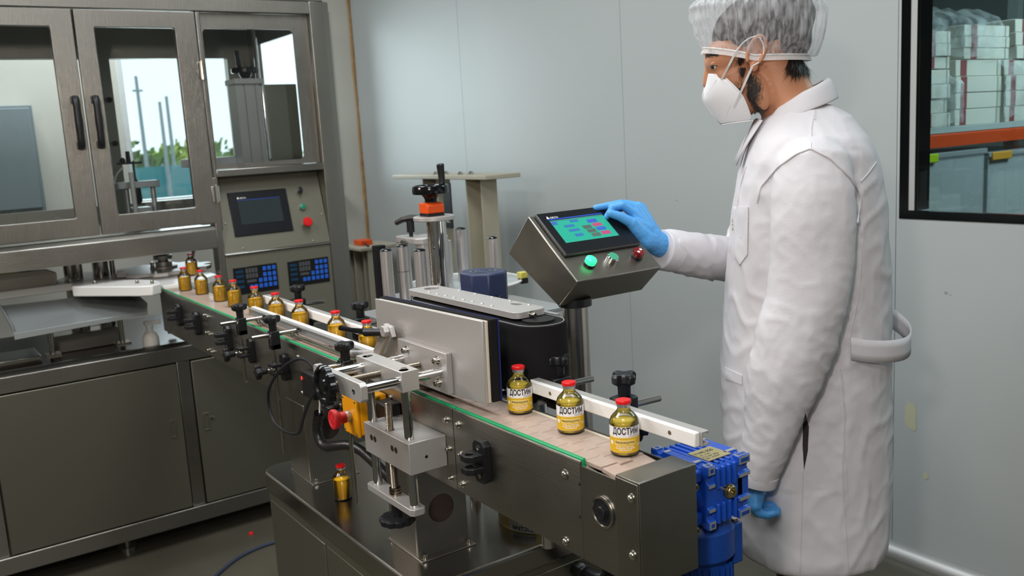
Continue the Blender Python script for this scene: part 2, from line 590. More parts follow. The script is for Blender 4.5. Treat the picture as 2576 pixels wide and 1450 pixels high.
def bolt(mb, c, axis, r=0.005, h=0.005, washer=True):
    """socket-head screw with washer and recessed socket"""
    prof = []
    h0 = 0
    if washer:
        prof += [(r * 1.45, 0), (r * 1.45, r * 0.25)]
        h0 = r * 0.25
    prof += [(r, h0), (r, h0 + h * 0.85), (r * 0.88, h0 + h), (r * 0.5, h0 + h), (r * 0.5, h0 + h * 0.5), (0.0003, h0 + h * 0.5)]
    return mb.lathe(prof, c, axis, 14)

def dome_screw(mb, c, axis, r=0.005):
    prof = [(r * 1.3, 0), (r * 1.3, r * 0.2), (r, r * 0.2), (r * 0.92, r * 0.5), (r * 0.6, r * 0.8), (r * 0.35, r * 0.85), (r * 0.3, r * 0.5), (0.0003, r * 0.5)]
    return mb.lathe(prof, c, axis, 16)

def screw_rod(mb, p0, p1, r, pitch=0.003):
    """threaded rod as a lathe of V grooves"""
    p0, p1 = Vector(p0), Vector(p1)
    L = (p1 - p0).length
    n = max(4, int(L / pitch))
    prof = [(r * 0.8, 0)]
    for i in range(n):
        h = L * i / n
        prof += [(r * 0.86, h + 0.0002), (r, h + pitch * 0.45), (r * 0.86, h + pitch * 0.9)]
    prof += [(r * 0.8, L)]
    return mb.lathe(prof, p0, p1 - p0, 16)

def plate_with_holes(axis, outer, holes, a0, a1, nseg=32):
    """solid plate: rectangle/outline 'outer' (2-D) with round or polygon holes, extruded along axis; returns MB"""
    bm = bmesh.new()
    def P(p, h):
        return {'x': (h, p[0], p[1]), 'y': (p[0], h, p[1]), 'z': (p[0], p[1], h)}[axis]
    loops = [outer] + holes
    edges = []
    for lp in loops:
        vv = [bm.verts.new(P(p, a0)) for p in lp]
        edges += [bm.edges.new((vv[i], vv[(i + 1) % len(vv)])) for i in range(len(vv))]
    bmesh.ops.triangle_fill(bm, use_beauty=True, use_dissolve=False, edges=edges)
    r = bmesh.ops.extrude_face_region(bm, geom=bm.faces[:])
    d = Vector(P((0, 0), a1 - a0))
    bmesh.ops.translate(bm, vec=d, verts=[g for g in r['geom'] if isinstance(g, bmesh.types.BMVert)])
    bmesh.ops.recalc_face_normals(bm, faces=bm.faces)
    mb = MB()
    bm.verts.index_update()
    mb.add([v.co[:] for v in bm.verts], [tuple(v.index for v in f.verts) for f in bm.faces])
    bm.free()
    return mb

def circle2(cx, cy, r, n=28):
    return [(cx + r * math.cos(2 * PI * k / n), cy + r * math.sin(2 * PI * k / n)) for k in range(n)]

def rrect2(x0, y0, x1, y1, r, n=5):
    pts = []
    for cx, cy, a in ((x1 - r, y0 + r, -PI / 2), (x1 - r, y1 - r, 0), (x0 + r, y1 - r, PI / 2), (x0 + r, y0 + r, PI)):
        pts += [(cx + r * math.cos(a + PI / 2 * i / n), cy + r * math.sin(a + PI / 2 * i / n)) for i in range(n + 1)]
    return pts
# ================================================================= THE SETTING
fl = obj('floor', MB().box(-7.2, -3.2, -0.1, 2.6, 7.0, 0.0), M['floor'], smooth=0)
struct(fl)
ce = obj('ceiling', MB().box(-5.74, -3.2, 3.0, 2.6, 6.8, 3.1), M['ceiling'], smooth=0)
struct(ce)
# back wall: sandwich panels on a core, with a window to the store room
XW0, XW1, ZW0, ZW1 = -1.707, -0.20, 1.158, 2.12
core = MB()
core.box(-5.64, 2.704, 0, XW0, 2.78, 3.0).box(XW1, 2.704, 0, 2.5, 2.78, 3.0).box(XW0, 2.704, 0, XW1, 2.78, ZW0).box(XW0, 2.704, ZW1, XW1, 2.78, 3.0)
wb = struct(obj('wall_back', core, M['seam'], smooth=0))
SE = [-5.64, -4.322, -3.017, -1.719]
for a, b in zip(SE[:-1], SE[1:]):
    obj('panel', MB().box(a + 0.0012, 2.7, 0.0, b - 0.0012, 2.7045, 3.0), M['wall'], wb, smooth=0)
obj('panel', MB().box(-1.7178, 2.7, 0, -0.42, 2.7045, ZW0).box(-1.7178, 2.7, ZW1, -0.42, 2.7045, 3.0).box(-1.7178, 2.7, ZW0, XW0, 2.7045, ZW1), M['wall'], wb, smooth=0)
obj('panel', MB().box(-0.4176, 2.7, 0, 2.5, 2.7045, ZW0).box(-0.4176, 2.7, ZW1, 2.5, 2.7045, 3.0).box(XW1, 2.7, ZW0, 2.5, 2.7045, ZW1), M['wall'], wb, smooth=0)
rs = random.Random(3)
vr = []
for i in range(34):                                  # rust-stained sealant down the corner
    z = 2.9 - i * 0.062
    vr.append((-5.636 + 0.006 * rs.random(), 2.696 - 0.004 * rs.random(), z))
obj('sealant', MB().tube(vr, [0.007 + 0.006 * rs.random() for _ in vr], 6), M['rust'], wb)
st = MB()
for sy, (cx, cz, rx, rz) in enumerate(((-1.66, 0.505, 0.022, 0.05), (-1.648, 0.478, 0.012, 0.03), (-1.60, 0.31, 0.009, 0.014))):
    st.add([(cx + rx * math.cos(2 * PI * k / 14) * (0.7 + 0.5 * rs.random()), 2.6994 - 0.0003 * sy, cz + rz * math.sin(2 * PI * k / 14) * (0.7 + 0.5 * rs.random())) for k in range(14)], [tuple(range(14))])
obj('stain', st, M['stain'], wb, smooth=0)
sp = MB()
for cx, cz, r in ((-1.545, 0.93, 0.006), (-1.53, 0.925, 0.003), (-1.29, 0.87, 0.006), (-1.29, 0.845, 0.004), (-2.71, 1.19, 0.004), (-2.3, 1.42, 0.0035)):
    sp.add([(cx + r * math.cos(k), 2.6994, cz + r * 0.8 * math.sin(k)) for k in np.linspace(0, 6.28, 9)[:-1]], [tuple(range(8))])
obj('scuff', sp, M['carton_grey'], wb, smooth=0)
# window to the store room
w1 = MB()
w1.box(XW0, 2.697, ZW0, XW0 + 0.030, 2.72, ZW1).box(XW1 - 0.03, 2.697, ZW0, XW1, 2.72, ZW1).box(XW0 + 0.03, 2.697, ZW0, XW1 - 0.03, 2.72, ZW0 + 0.026).box(XW0 + 0.03, 2.697, ZW1 - 0.03, XW1 - 0.03, 2.72, ZW1)
win1 = struct(obj('window_1', w1, M['win_black'], smooth=0))
obj('inner_profile', MB().box(XW0 + 0.0302, 2.699, ZW0 + 0.0262, XW0 + 0.052, 2.775, ZW1 - 0.0302).box(XW1 - 0.052, 2.712, ZW0 + 0.027, XW1 - 0.031, 2.775, ZW1 - 0.031), M['alu_light'], win1, bev=0.002)
obj('gasket', MB().box(XW0 + 0.0522, 2.699, ZW0 + 0.0262, XW0 + 0.059, 2.77, ZW1 - 0.0302), M['win_black'], win1)
obj('glass_pane', MB().box(XW0 + 0.0592, 2.701, ZW0 + 0.0262, XW1 - 0.0302, 2.705, ZW1 - 0.0302), M['store_pane'], win1, smooth=0)
# coved aluminium baseboard
cv = [(2.7, 0.0), (2.7, 0.045)] + [(2.7 - 0.045 * math.sin(t), 0.045 - 0.045 * (1 - math.cos(t)) * 0.95) for t in np.linspace(0.15, PI / 2, 7)] + [(2.655, 0.0)]
struct(obj('baseboard_back', MB().prism(cv[::-1], 'x', -5.6, 2.5), M['alu_dull']))
# far wall with the daylight window
YF0, YF1, ZF0, ZF1 = 1.215, 2.545, 1.212, 2.35
wf = MB()
wf.box(-5.74, -3.2, 0, -5.64, YF0, 3).box(-5.74, YF1, 0, -5.64, 2.78, 3).box(-5.74, YF0, 0, -5.64, YF1, ZF0).box(-5.74, YF0, ZF1, -5.64, YF1, 3)
struct(obj('wall_far', wf, M['wall_far'], smooth=0))
w2 = MB()
t = 0.032
w2.box(-5.72, YF0, ZF0, -5.632, YF0 + t, ZF1).box(-5.72, YF1 - t, ZF0, -5.632, YF1, ZF1).box(-5.72, YF0 + t, ZF0, -5.632, YF1 - t, ZF0 + t).box(-5.72, YF0 + t, ZF1 - t, -5.632, YF1 - t, ZF1)
win2 = struct(obj('window_2', w2, M['frame_white'], bev=0.004))
obj('glass_pane', MB().box(-5.69, YF0 + t, ZF0 + t, -5.686, YF1 - t, ZF1 - t), M['pane'], win2, smooth=0)
obj('window_sill', MB().box(-5.64, YF0 - 0.03, ZF0 - 0.03, -5.56, YF1 - 0.03, ZF0), M['frame_white'], win2, bev=0.004)
# walls behind the camera and round the store room
struct(obj('wall_front', MB().box(-5.64, -3.2, 0, 2.5, -3.1, 3), M['wall_dark'], smooth=0))
struct(obj('wall_right', MB().box(2.5, -3.2, 0, 2.6, 6.8, 3), M['wall_dark'], smooth=0))
struct(obj('wall_store', MB().box(-5.64, 6.7, 0, 2.5, 6.8, 3), M['wall'], smooth=0))
struct(obj('wall_store_left', MB().box(-4.7, 2.79, 0, -4.6, 6.7, 3), M['wall'], smooth=0))

# ---------------------------------------------------------------- outside the far window
struct(obj('ground', MB().box(-40, -12, -0.3, -7.3, 26, -0.12), M['ground'], smooth=0))
fe = thing('mesh_fence', (-20, 5, -0.12), 'teal mesh fence seen through the far window, below the trees', 'fence')
fm = MB()
for i in range(12):
    y = -1 + i * 1.2
    pts = [(-20 + 0.03 * math.sin(y * 7 + k), y + k * 0.3, -0.1) for k in range(5)]
    fm.add([p for p in pts] + [(p[0], p[1], 1.26) for p in pts], [(k, k + 1, 6 + k, 5 + k) for k in range(4)])
    obj('fence_post', MB().cyl((-20.06, y, -0.12), (-20.06, y, 1.3), 0.03), M['pole'], fe)
obj('fence_net', fm, M['teal_fence'], fe)
def tree(x, y, h, r, m, lab, seed):
    r0 = random.Random(seed)
    t = thing('tree', (x, y, -0.12), lab, 'tree', None)
    obj('trunk', MB().tube([(x, y, -0.12), (x + 0.1, y, h * 0.4), (x, y + 0.1, h * 0.75)], [0.11, 0.09, 0.05], 8), M['pole'], t)
    bm = MB()
    for i in range(260):
        a, b = r0.random() * 2 * PI, math.acos(1 - 2 * r0.random())
        q = r * (0.55 + 0.45 * r0.random())
        c = Vector((x + q * math.sin(b) * math.cos(a), y + q * math.sin(b) * math.sin(a) * 1.2, h - r + q * math.cos(b) * 0.9))
        s = 0.10 + 0.13 * r0.random()
        n = Vector((r0.uniform(-1, 1), r0.uniform(-1, 1), r0.uniform(-1, 1))).normalized()
        u = n.orthogonal().normalized() * s
        w = n.cross(u) * 0.7
        bm.add([c - u, c - w, c + u, c + w], [(0, 1, 2, 3)])
    for k in range(3):
        bm.ball((x, y + (k - 1) * r * 0.45, h - r * (1.0 + 0.1 * k)), r * 0.62, 7)
    o = obj('foliage', bm, m, t)
    o['kind'] = 'stuff'
tree(-22, 4.86, 1.90, 0.85, M['leaf'], 'green bushy tree behind the teal fence, leftmost in the far window', 1)
tree(-26.5, 6.95, 1.96, 1.0, M['leaf2'], 'pale yellow-green bushy tree in the middle of the far window', 2)
tree(-31.5, 9.5, 2.06, 1.2, M['leaf'], 'darker green bushy tree right of the tall poles outside', 3)
tree(-37, 13.5, 2.15, 1.4, M['leaf2'], 'pale tree at the right edge of the far window behind machine', 4)
def pole(x, y, h, lab, arms=True):
    t = thing('utility_pole', (x, y, -0.12), lab, 'pole')
    obj('mast', MB().cyl((x, y, -0.12), (x, y, h), 0.05, 0.032, 10), M['pole'], t)
    if arms:
        obj('crossarm', MB().box(x - 0.03, y - 0.10, h - 0.32, x + 0.03, y + 0.10, h - 0.28), M['pole'], t)
pole(-20.5, 4.79, 3.15, 'thin tall utility pole left of the pair in the far window')
pole(-20.5, 5.36, 2.72, 'thicker dark utility pole, right one of the pair outside', False)
pole(-19.6, 4.98, 2.56, 'pale thin utility pole just left of the thick dark pole', False)

# ---------------------------------------------------------------- things on the walls
eb = thing('wall_cabinet', (-5.56, 0.54, 1.24), 'grey electrical wall cabinet seen through the left machine door', 'cabinet')
obj('body', MB().box(-5.64, 0.34, 1.24, -5.50, 0.74, 1.80), M['elec'], eb, bev=0.004)
obj('door', MB().box(-5.50, 0.355, 1.255, -5.485, 0.725, 1.785), M['elec'], eb, bev=0.004)
obj('cable', MB().tube([(-5.57, 0.57, 1.24), (-5.58, 0.575, 1.1), (-5.60, 0.57, 0.9)], 0.012, 8, 2), M['cable_blue'], eb)

def beige_stand(name, x0, x1, y0, y1, ztop, posts, lab, sign=False, plate=True):
    t = thing(name, ((x0 + x1) / 2, (y0 + y1) / 2, 0), lab, 'stand')
    obj('top_plate', MB().box(x0, y0, ztop - 0.02, x1, y1, ztop), M['beige'], t, bev=0.003)
    for px0, px1, d in posts:
        yc = (y0 + y1) / 2
        w_ = 0.007
        obj('post', MB().prism([(px0, yc - d), (px0 + w_, yc - d), (px0 + w_, yc + d - w_), (px1 - w_, yc + d - w_), (px1 - w_, yc - d), (px1, yc - d), (px1, yc + d), (px0, yc + d)], 'z', 0.012, ztop - 0.02), M['beige'], t, bev=0.001)
    obj('base_plate', MB().box(x0 + 0.02, y0, 0, x1 - 0.02, y1, 0.012), M['beige'], t)
    return t
s1 = beige_stand('pedestal_stand', -4.45, -3.53, 2.30, 2.50, 1.318, [(-3.795, -3.655, 0.045), (-4.23, -4.08, 0.04)],
                 'beige steel stand with flat top plate against the back wall')
bs = MB()
for x in (-4.10, -3.86):
    bs.lathe([(0.016, 0), (0.016, 0.006), (0.009, 0.006), (0.009, 0.014), (0.0005, 0.014)], (x, 2.37, 1.318), (0, 0, 1), 8)
    bs.lathe([(0.016, 0), (0.016, 0.006), (0.009, 0.006), (0.009, 0.014), (0.0005, 0.014)], (x + 0.05, 2.40, 1.318), (0, 0, 1), 8)
obj('bolt', bs, M['bolt'], s1)
obj('sign', MB().box(-4.03, 2.362, 1.045, -3.955, 2.369, 1.275), M['black'], s1, bev=0.002)
sg = MB()
sg.add([], [])
for z, s in ((1.235, 'HK'), (1.075, 'EC')):
    text_on_plane(sg, s, 0.028, (-3.993, 2.362, z), (1, 0, 0), (0, 0, 1), lift=0.0008)
obj('lettering', sg, M['ink_white'], s1, smooth=0, fix=False)
s2 = beige_stand('low_stand', -5.32, -5.02, 2.34, 2.62, 0.872, [(-5.30, -5.20, 0.10), (-5.12, -5.05, 0.08)],
                 'low beige stand beside the machine with an orange block on top')
ob = thing('clamp_block', (-5.19, 2.44, 0.872), 'orange clamp block lying on the low beige stand', 'clamp')
obj('block', MB().box(-5.24, 2.40, 0.872, -5.13, 2.48, 0.905), M['orange'], ob, bev=0.005)
obj('arm', MB().tube([(-5.13, 2.43, 0.882), (-5.07, 2.41, 0.880), (-5.03, 2.40, 0.879)], 0.006, 8), M['black'], ob)

# ---------------------------------------------------------------- store room: orange-beamed rack with goods
XR = -2.03
rk = thing('storage_rack', (XR - 0.4, 4.2, 0), 'orange-beamed storage rack in the room behind the window', 'rack')
for y in (2.95, 5.55):
    for x in (XR - 0.02, XR - 0.78):
        obj('upright', MB().box(x - 0.03, y, 0, x + 0.03, y + 0.06, 2.6), M['rack_grey'], rk)
for z in (1.375, 0.80):
    for x in (XR - 0.035, XR - 0.80):
        obj('beam', MB().prism([(x, z - 0.027), (x + 0.035, z - 0.027), (x + 0.035, z + 0.020), (x + 0.028, z + 0.027), (x, z + 0.027)], 'y', 3.01, 5.55), M['rack_orange'], rk)
obj('shelf_deck', MB().box(XR - 0.80, 3.01, 1.402, XR - 0.003, 5.55, 1.428), M['rack_grey'], rk, bev=0.002)
obj('shelf_deck', MB().box(XR - 0.80, 3.01, 0.828, XR - 0.003, 5.55, 0.850), M['rack_grey'], rk, bev=0.002)

def bundle(y0, y1, z0, z1, xf, lab, stripe, seed, n=None):
    """a bundle of flat cartons: stacked sheets with uneven edges and a printed stripe"""
    r0 = random.Random(seed)
    t = thing('carton_bundle', (xf - 0.15, (y0 + y1) / 2, z0), lab, 'cartons', 'carton bundles on the store rack')
    n = n or max(3, int((z1 - z0) / 0.055))
    h = (z1 - z0) / n
    for i in range(n):
        dx, dy = r0.uniform(-.006, .006), r0.uniform(-.005, .005)
        a = z0 + i * h
        p = obj('carton', MB().box(xf - 0.30 + dx, y0 + dy, a, xf + dx, y1 + dy, a + h - 0.0018), M['carton'], t, bev=0.002, seg=1)
        ys = y0 + (y1 - y0) * stripe
        w = (y1 - y0) * 0.13
        obj('printed_stripe', MB().box(xf + dx - 0.02, ys + dy, a + 0.001, xf + dx + 0.0012, ys + w + dy, a + h - 0.003), M['carton_red'], p, smooth=0)
        yy = y1 - (y1 - y0) * 0.10
        obj('flap_edge', MB().box(xf + dx - 0.02, yy + dy, a + 0.001, xf + dx + 0.0010, yy + 0.006 + dy, a + h - 0.003), M['carton_grey'], p, smooth=0)
    return t
zs = 1.428
bundle(3.30, 3.56, 1.655, 1.80, XR - 0.01, 'white carton bundle at the left end of the upper layer on the rack shelf', 0.45, 1)
bundle(3.32, 3.56, zs, 1.652, XR - 0.012, 'white carton bundle at the left end of the lower layer on the rack shelf', 0.30, 2)
bundle(3.60, 3.95, zs, 1.690, XR - 0.006, 'widest white carton bundle in the middle of the lower layer on rack', 0.10, 3)
bundle(3.68, 4.03, 1.692, 1.83, XR - 0.016, 'white carton bundle on top of the widest one, with maroon stripe', 0.14, 4)
bundle(3.99, 4.30, zs, 1.690, XR - 0.012, 'white carton bundle right of the widest one on the rack shelf', 0.12, 5)
bundle(4.07, 4.36, 1.692, 1.86, XR - 0.012, 'white carton bundle at the top right of the rack shelf', 0.2, 6)
def film_sheet(y0, y1, z0, z1, x, lab, seed, top=0.22):
    r0 = random.Random(seed)
    rows = []
    for i in range(15):
        row = []
        for k in range(15):
            u, v = k / 14, i / 14
            y = y0 + (y1 - y0) * u
            nz = mnoise.noise(Vector((u * 6, v * 6, seed)))
            z = z0 + (z1 - z0) * v + 0.012 * nz
            row.append((x + 0.014 * mnoise.noise(Vector((u * 9, v * 7, seed + 5))) - (0.05 * max(0, v - 0.8) * 5), y, z))
        rows.append(row)
    for j in range(6):
        rows.append([(p[0] - top * (j + 1) / 6, p[1], z1 + 0.02 + 0.03 * mnoise.noise(Vector((p[1] * 12, j, seed)))) for p in rows[14]])
    o = obj('shrink_film', MB().grid(rows), M['film'], smooth=180)
    return tag(o, lab, 'film')
film_sheet(3.36, 3.92, 1.70, 1.875, XR + 0.012, 'clear crumpled shrink film over the upper cartons', 4)
film_sheet(3.93, 4.34, 1.45, 1.70, XR + 0.016, 'clear shrink film round the lower right cartons', 9)
film_sheet(3.34, 3.62, 1.44, 1.64, XR + 0.016, 'clear shrink film over the lower left carton bundle', 14)

def bin_box(y0, y1, z0, z1, lab, clip, seed):
    t = thing('storage_bin', (XR - 0.2, (y0 + y1) / 2, z0), lab, 'bin', 'clear bins on the lower rack shelf')
    b = MB()
    x0, x1 = XR - 0.42, XR - 0.012
    for a in ((x0, y0, z0, x1, y1, z0 + 0.004), (x0, y0, z0, x0 + 0.004, y1, z1), (x1 - 0.004, y0, z0, x1, y1, z1), (x0, y0, z0, x1, y0 + 0.004, z1), (x0, y1 - 0.004, z0, x1, y1, z1)):
        b.box(*a)
    obj('body', b, M['bin'], t, smooth=0)
    obj('lid', MB().box(x0 - 0.008, y0 - 0.008, z1, x1 + 0.010, y1 + 0.008, z1 + 0.022), M['bin'], t, bev=0.004)
    obj('clip', MB().box(x1 + 0.004, y0 + 0.01, z1 - 0.014, x1 + 0.016, y0 + 0.17, z1 + 0.021), M[clip], t, bev=0.004)
    return t
bin_box(3.30, 3.84, 0.852, 1.305, 'clear plastic bin with lime green clip below the orange beam', 'lime', 1)
bin_box(3.87, 4.45, 0.852, 1.285, 'clear plastic bin with amber clip at right below the beam', 'amber', 2)
for k, (y0, y1, z0, z1, dx, lab) in enumerate(((3.34, 3.58, 0.858, 1.185, 0.05, 'white carton stack inside the lime-clipped bin, left'), (3.60, 3.78, 0.858, 1.14, 0.07, 'grey-white carton stack inside the lime-clipped bin, right'), (3.95, 4.38, 0.858, 1.205, 0.04, 'white carton stack inside the amber-clipped bin'))):
    t = thing('carton_stack', (XR - 0.2, (y0 + y1) / 2, z0), lab, 'cartons')
    n = 6
    for i in range(n):
        a = z0 + (z1 - z0) * i / n
        obj('carton', MB().box(XR - 0.35, y0 + 0.004 * (i % 2), a, XR - dx - 0.003 * (i % 3), y1 - 0.004 * ((i + 1) % 2), a + (z1 - z0) / n - 0.002), M['carton'], t, bev=0.002, seg=1)
# ================================================================= FILLING MACHINE (left)
XM = -3.5
mc = thing('filling_machine', (-3.95, 0.6, 0), 'large stainless steel filling machine with glazed doors at the left', 'machine')
XB, YL, YR = -4.42, -0.55, 1.562
def bx(name, a, m='steel', parent=None, bev=0.003, **k):
    return obj(name, MB().box(*a), M[m], parent or mc, bev=bev, **k)
# upper frame
bx('top_beam', (XM - 0.06, YL, 2.013, XM, YR - 0.06, 2.062), 'steel_door')
bx('roof', (XB, YL, 2.062, XM - 0.002, YR, 2.068), 'steel_door')
obj('front_post', MB().prism([(XM - 0.07, 1.502), (XM, 1.502), (XM, 1.560), (XM - 0.018, 1.590), (XM - 0.07, 1.590)], 'z', 0.08, 2.062), M['steel_door'], mc, bev=0.002)
bx('hinge_post', (XM - 0.05, 1.054, 1.20, XM - 0.004, 1.070, 2.013), 'steel_door')
obj('bottom_beam', MB().prism([(XM - 0.06, 1.135), (XM + 0.006, 1.135), (XM + 0.006, 1.205), (XM - 0.012, 1.222), (XM - 0.06, 1.222)], 'y', YL, 1.040), M['steel'], mc, bev=0.003)
obj('fixed_window_frame', plate_with_holes('x', [(1.071, 1.432), (1.50, 1.432), (1.50, 2.012), (1.071, 2.012)], [rrect2(1.080, 1.450, 1.436, 1.955, 0.02)], XM - 0.034, XM - 0.028), M['steel_door'], mc, smooth=0)
bx('fixed_window_glass', (XM - 0.036, 1.078, 1.448, XM - 0.0345, 1.438, 1.957), 'pane', bev=0, smooth=0)
bx('window_ledge', (XM - 0.075, 1.066, 1.402, XM + 0.002, 1.502, 1.430), 'steel_x')
# rear and side frames
rf = plate_with_holes('x', [(YL, 1.215), (YR, 1.215), (YR, 2.06), (YL, 2.06)], [[(-0.40, 1.29), (0.862, 1.29), (0.862, 1.928), (-0.40, 1.928)], [(0.918, 1.29), (1.440, 1.29), (1.440, 1.928), (0.918, 1.928)]], XB, XB + 0.05)
obj('rear_frame', rf, M['steel_door'], mc, smooth=0)
for a, b in ((-0.40, 0.862), (0.918, 1.440)):
    bx('rear_glass', (XB + 0.02, a, 1.29, XB + 0.023, b, 1.928), 'pane', bev=0, smooth=0)
sf = plate_with_holes('y', [(XB + 0.05, 1.43), (XM - 0.07, 1.43), (XM - 0.07, 2.06), (XB + 0.05, 2.06)], [[(-4.24, 1.455), (-3.575, 1.455), (-3.575, 1.975), (-4.24, 1.975)]], 1.545, 1.562)
obj('side_frame', sf, M['steel_door'], mc, smooth=0)
bx('side_panel', (XB + 0.05, 1.553, 0.09, XM - 0.07, 1.562, 1.43), 'steel_door')
bx('inner_floor', (XB, YL, 1.205, XM - 0.06, 1.04, 1.215), 'steel')
for y0, y1, z in ((0.895, 0.96, 1.56), (0.895, 0.96, 1.75), (1.475, 1.35, 1.62), (1.475, 0.93, 1.80)):
    obj('clip', MB().cyl((XB + 0.06, y0, z), (XB + 0.075, y0, z), 0.012, None, 10), M['black'], mc)
# doors
def door(y0, y1, gy0, gy1, hy, hinges):
    d = obj('door', plate_with_holes('x', [(y0, 1.230), (y1, 1.230), (y1, 2.010), (y0, 2.010)], [rrect2(gy0, 1.296, gy1, 1.951, 0.006, 3)], XM - 0.025, XM), M['steel_door'], mc, smooth=0, bev=0.0025)
    obj('door_glass', MB().box(XM - 0.016, gy0, 1.296, XM - 0.012, gy1, 1.951), M['pane'], d, smooth=0)
    hb = MB()
    prof = []
    for z, off, w in ((1.712, 0.026, 0.011), (1.700, 0.036, 0.012), (1.67, 0.040, 0.0115), (1.625, 0.041, 0.0125), (1.58, 0.040, 0.0115), (1.55, 0.036, 0.012), (1.538, 0.026, 0.011)):
        prof.append((z, off, w))
    pts = [(XM + o, hy, z) for z, o, w in prof]
    hb.tube(pts, [w for z, o, w in prof], 12, 1)
    hb.box(XM, hy - 0.011, 1.690, XM + 0.040, hy + 0.011, 1.716).box(XM, hy - 0.011, 1.534, XM + 0.040, hy + 0.011, 1.560)
    h = obj('door_handle', hb, M['black'], d, bev=0.004)
    for z in (1.703, 1.547):
        obj('screw', dome_screw(MB(), (XM + 0.040, hy, z), (1, 0, 0), 0.0042), M['bolt'], d)
    return d
d1 = door(-0.22, 0.632, -0.12, 0.560, 0.603, ())
d2 = door(0.639, 1.050, 0.700, 0.974, 0.668, ())
for z in (1.80, 1.34):
    hg = MB().cyl((XM + 0.006, 1.056, z - 0.035), (XM + 0.006, 1.056, z + 0.035), 0.007, None, 10)
    hg.box(XM - 0.002, 1.040, z - 0.03, XM + 0.003, 1.070, z + 0.03)
    obj('hinge', hg, M['bolt'], mc, bev=0.001)
# sloping control panel
PA, PU, PR = Vector((XM, 1.066, 1.105)), Vector((-0.2496, 0, 0.9684)), Vector((0, 1, 0))
PN = PR.cross(PU)
def onp(dy, up, h=0.0):
    return PA + PR * dy + PU * up + PN * h
def pbox(mb, x0, y0, x1, y1, h0, h1):
    vs = [onp(x, y, h) for h in (h0, h1) for x, y in ((x0, y0), (x1, y0), (x1, y1), (x0, y1))]
    return mb.add(vs, [(0, 3, 2, 1), (4, 5, 6, 7), (0, 1, 5, 4), (1, 2, 6, 5), (2, 3, 7, 6), (3, 0, 4, 7)])
cp = obj('control_panel', pbox(MB(), 0.001, 0.003, 0.434, 0.305, -0.004, 0.0), M['panel_olive'], mc)
hm = obj('touch_screen', pbox(MB(), 0.049, 0.064, 0.287, 0.239, 0.0, 0.006), M['bezel'], mc, bev=0.002)
obj('display', pbox(MB(), 0.083, 0.108, 0.2545, 0.203, 0.006, 0.0064), M['screen_off'], hm, smooth=0)
obj('blue_line', pbox(MB(), 0.083, 0.204, 0.2545, 0.2065, 0.006, 0.0063), mat('hmi_blue_line', (40, 66, 150), 0.4), hm, smooth=0)
lg = MB()
text_on_plane(lg, 'DELTA', 0.0085, onp(0.093, 0.211), PR, PU, lift=0.0064, align='LEFT', bold=0.01)
lg.add([onp(*p, 0.0064) for p in ((0.082, 0.211), (0.091, 0.211), (0.0865, 0.220))], [(0, 1, 2)])
obj('logo', lg, M['ink_white'], hm, smooth=0, fix=False)
def panel_button(up, kind):
    b = MB()
    c = onp(0.342, up, 0)
    if kind == 'selector':
        o = obj('selector_switch', b.lathe([(0.013, 0), (0.013, 0.008), (0.011, 0.010)], c, PN, 20), M['chrome'], mc)
        k = MB().lathe([(0.010, 0.008), (0.010, 0.020), (0.008, 0.021)], c, PN, 16)
        pbox(k, 0.3385, up - 0.011, 0.3455, up + 0.013, 0.010, 0.030)
        obj('switch_knob', k, M['black'], o)
    elif kind == 'green':
        o = obj('push_button', b.lathe([(0.014, 0), (0.014, 0.009), (0.012, 0.012)], c, PN, 20), M['chrome'], mc)
        obj('button_cap', MB().lathe([(0.0112, 0.009), (0.0112, 0.0135), (0.009, 0.015)], c, PN, 20), mat('green_button', (34, 134, 100), 0.35), o)
    else:
        o = obj('emergency_button', b.lathe([(0.013, 0), (0.013, 0.016), (0.010, 0.018)], c, PN, 20), M['chrome'], mc)
        obj('button_cap', MB().lathe([(0.010, 0.014), (0.012, 0.022), (0.0185, 0.026), (0.0195, 0.034), (0.0165, 0.038), (0.001, 0.039)], c, PN, 24), M['red'], o)
panel_button(0.222, 'selector')
panel_button(0.156, 'green')
panel_button(0.088, 'red')
for dy, up in ((0.075, 0.290), (0.359, 0.290), (0.0745, 0.017), (0.3624, 0.0135), (0.022, 0.12), (0.42, 0.12)):
    obj('panel_screw', dome_screw(MB(), onp(dy, up), PN, 0.0035), M['bolt'], mc)
bx('panel_jamb', (XM - 0.07, 1.040, 0.795, XM - 0.0005, 1.064, 1.402), 'steel_door')
bx('lower_panel', (XM - 0.012, 1.066, 0.795, XM - 0.005, 1.501, 1.101), 'panel_olive')
bx('panel_lip', (XM - 0.015, 1.066, 1.098, XM + 0.003, 1.501, 1.106), 'steel')
KX = XM - 0.005
blue_key = mat('blue_membrane_key', (36, 96, 200), 0.4)
disp_grey = mat('segment_display_grey', (76, 76, 78), 0.25)
dark_blue = mat('dark_blue_print', (10, 52, 82), 0.5)
